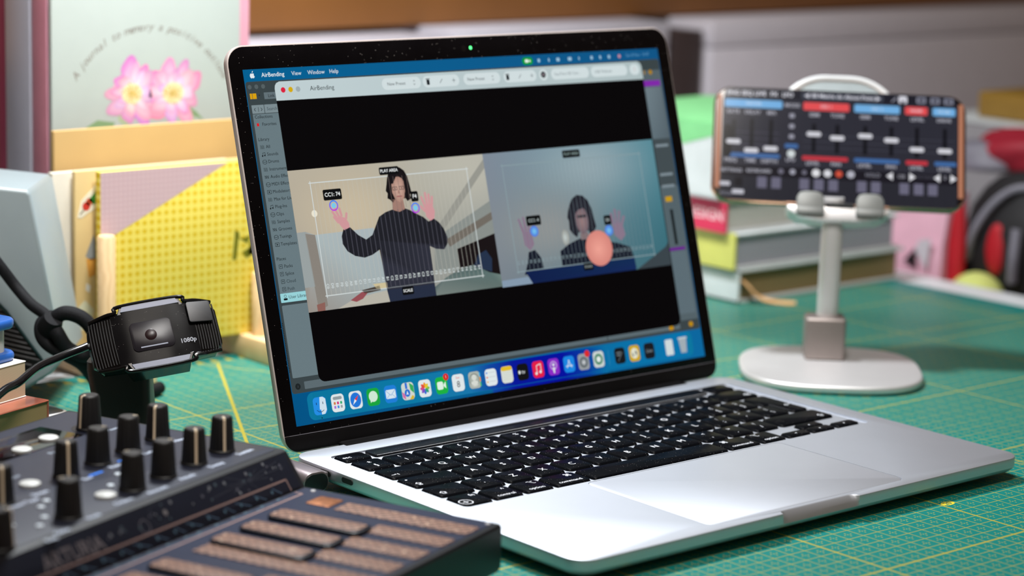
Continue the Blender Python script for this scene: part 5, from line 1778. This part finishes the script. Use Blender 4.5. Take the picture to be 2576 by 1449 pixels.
tag(MB().box((770, 318, 108), (70, 146, 21), 2).build('mustard_box', mat('box_mustard', (150, 116, 44), .5)), 'flat mustard yellow box lying on the white carton at right', 'box')

# pile of bags at the right border
bag = thing('gift_bag', 'pink paper bag with black and white corner beside the books', 'bag', (600, 326, ZL))
M_bagp = mat('bag_pink', (216, 168, 186), .6)
bm = bmesh.new()
vsb = []
for z_, w_, d_ in ((0, 56, 34), (50, 54, 30), (98, 50, 20)):
    vsb.append([bm.verts.new((sx * d_ / 2 + (6 if z_ > 60 else 0), sy * w_ / 2, z_)) for sx, sy in ((-1, -1), (1, -1), (1, 1), (-1, 1))])
for ra, rb_ in zip(vsb, vsb[1:]):
    for i in range(4):
        bm.faces.new((ra[i], ra[(i + 1) % 4], rb_[(i + 1) % 4], rb_[i]))
bm.faces.new(vsb[0][::-1]); bm.faces.new(vsb[-1])
bmesh.ops.subdivide_edges(bm, edges=bm.edges[:], cuts=4, use_grid_fill=True)
for v in bm.verts:
    v.co += Vector((random.uniform(-1, 1), random.uniform(-1, 1), random.uniform(-.3, .3) if v.co.z > 1 else 0))
MB().add_bm(bm).build('bag_body', M_bagp, bag, 60)
SPB = Matrix.Translation((-17.2, 4, 30)) @ SPN
MB().prism([(-2, 14), (10, 10), (8, 25)], .5, 1.2, 0, 2, SPB @ Matrix.Scale(1, 4)).build('black_corner', mat('print_black', (22, 16, 20), .5), bag)
MB().prism([(8, 24), (20, 10), (23, 34), (12, 32)], .5, 1.2, 0, 2, SPB).build('white_corner', mat('print_grey', (196, 192, 200), .5), bag)


def blob(cx_, cy_, cz_, rx, ry, rz, m_, name, par, seed=0, amp=.08, n=2):
    bm_ = bmesh.new()
    bmesh.ops.create_icosphere(bm_, subdivisions=3, radius=1)
    rnd = random.Random(seed)
    ph_s = [(rnd.uniform(2, 5), rnd.uniform(2, 5), rnd.uniform(2, 5), rnd.uniform(0, 6)) for _ in range(4)]
    for v_ in bm_.verts:
        k = 1 + amp * sum(math.sin(a_ * v_.co.x + b_ * v_.co.y + c_ * v_.co.z + d_) for a_, b_, c_, d_ in ph_s) / 2
        v_.co = Vector((cx_ + rx * v_.co.x * k, cy_ + ry * v_.co.y * k, max(cz_ + rz * v_.co.z * k, 0)))
    return MB().add_bm(bm_).build(name, m_, par, 80)


M_red = mat('fabric_red', (176, 12, 30), .6, bump=.3, bscale=500)
M_blk = mat('fabric_black', (16, 14, 18), .7, bump=.4, bscale=500)
M_gry = mat('fabric_grey', (120, 118, 130), .6, bump=.3, bscale=400)
pk = thing('backpack', 'black backpack with red panel and grey straps at the right border', 'bag', (628, 252, ZL))
blob(2, 2, 56, 32, 56, 60, M_blk, 'pack_body', pk, 1, .05)
blob(-28, 8, 62, 5, 9, 20, M_red, 'red_panel', pk, 2, .03)
MB().tube(spline([(-26, 36, 50), (-32, 26, 74), (-26, 16, 94), (-18, 4, 106), (-12, -10, 108), (-8, -24, 100)], 6), [3.2] * 31, 8).build('grey_strap', M_gry, pk)
MB().tube(spline([(-30, -10, 40), (-34, -13, 60), (-31, -12, 80)], 6), 4.0, 8).build('grey_strap', M_gry, pk)
blob(-8, -50, 44, 12, 10, 38, mat('fabric_magenta', (110, 14, 56), .6), 'magenta_pocket', pk, 5, .05)
rs = thing('red_scarf', None, None, (592, 290, ZL))
blob(0, 0, 48, 6, 7.5, 50, M_red, 'cloth_roll', rs, 4, .05)
tag(rs, 'red rolled cloth standing between the pink bag and the backpack', 'cloth')
rc = thing('folded_cloth', 'red and grey folded cloth heaped on top of the backpack', 'cloth', (668, 288, 70))
blob(0, -6, 12, 30, 56, 20, mat('cloth_crimson', (150, 24, 44), .6), 'red_fold', rc, 8, .12)
blob(-18, 30, 6, 20, 30, 16, M_gry, 'grey_fold', rc, 9, .12)
ball = thing('tennis_ball', 'pale yellow green ball in front of the backpack', 'ball', (590, 268, ZL))
bmb = bmesh.new(); bmesh.ops.create_uvsphere(bmb, u_segments=24, v_segments=16, radius=22.0)
for v in bmb.verts:
    v.co.z += 22.0
MB().add_bm(bmb).build('ball_shell', mat('ball_yellow', (196, 204, 116), .8, bump=.4, bscale=900), ball, 60)
MB().tube([(22.1 * math.cos(a_) * math.cos(.5 * math.sin(2 * a_)), 22.1 * math.sin(a_) * math.cos(.5 * math.sin(2 * a_)), 22 + 22.1 * math.sin(.5 * math.sin(2 * a_))) for a_ in [2 * math.pi * i / 48 for i in range(48)]], .5, 6, closed=True).build('seam', M_cv_pale, ball)
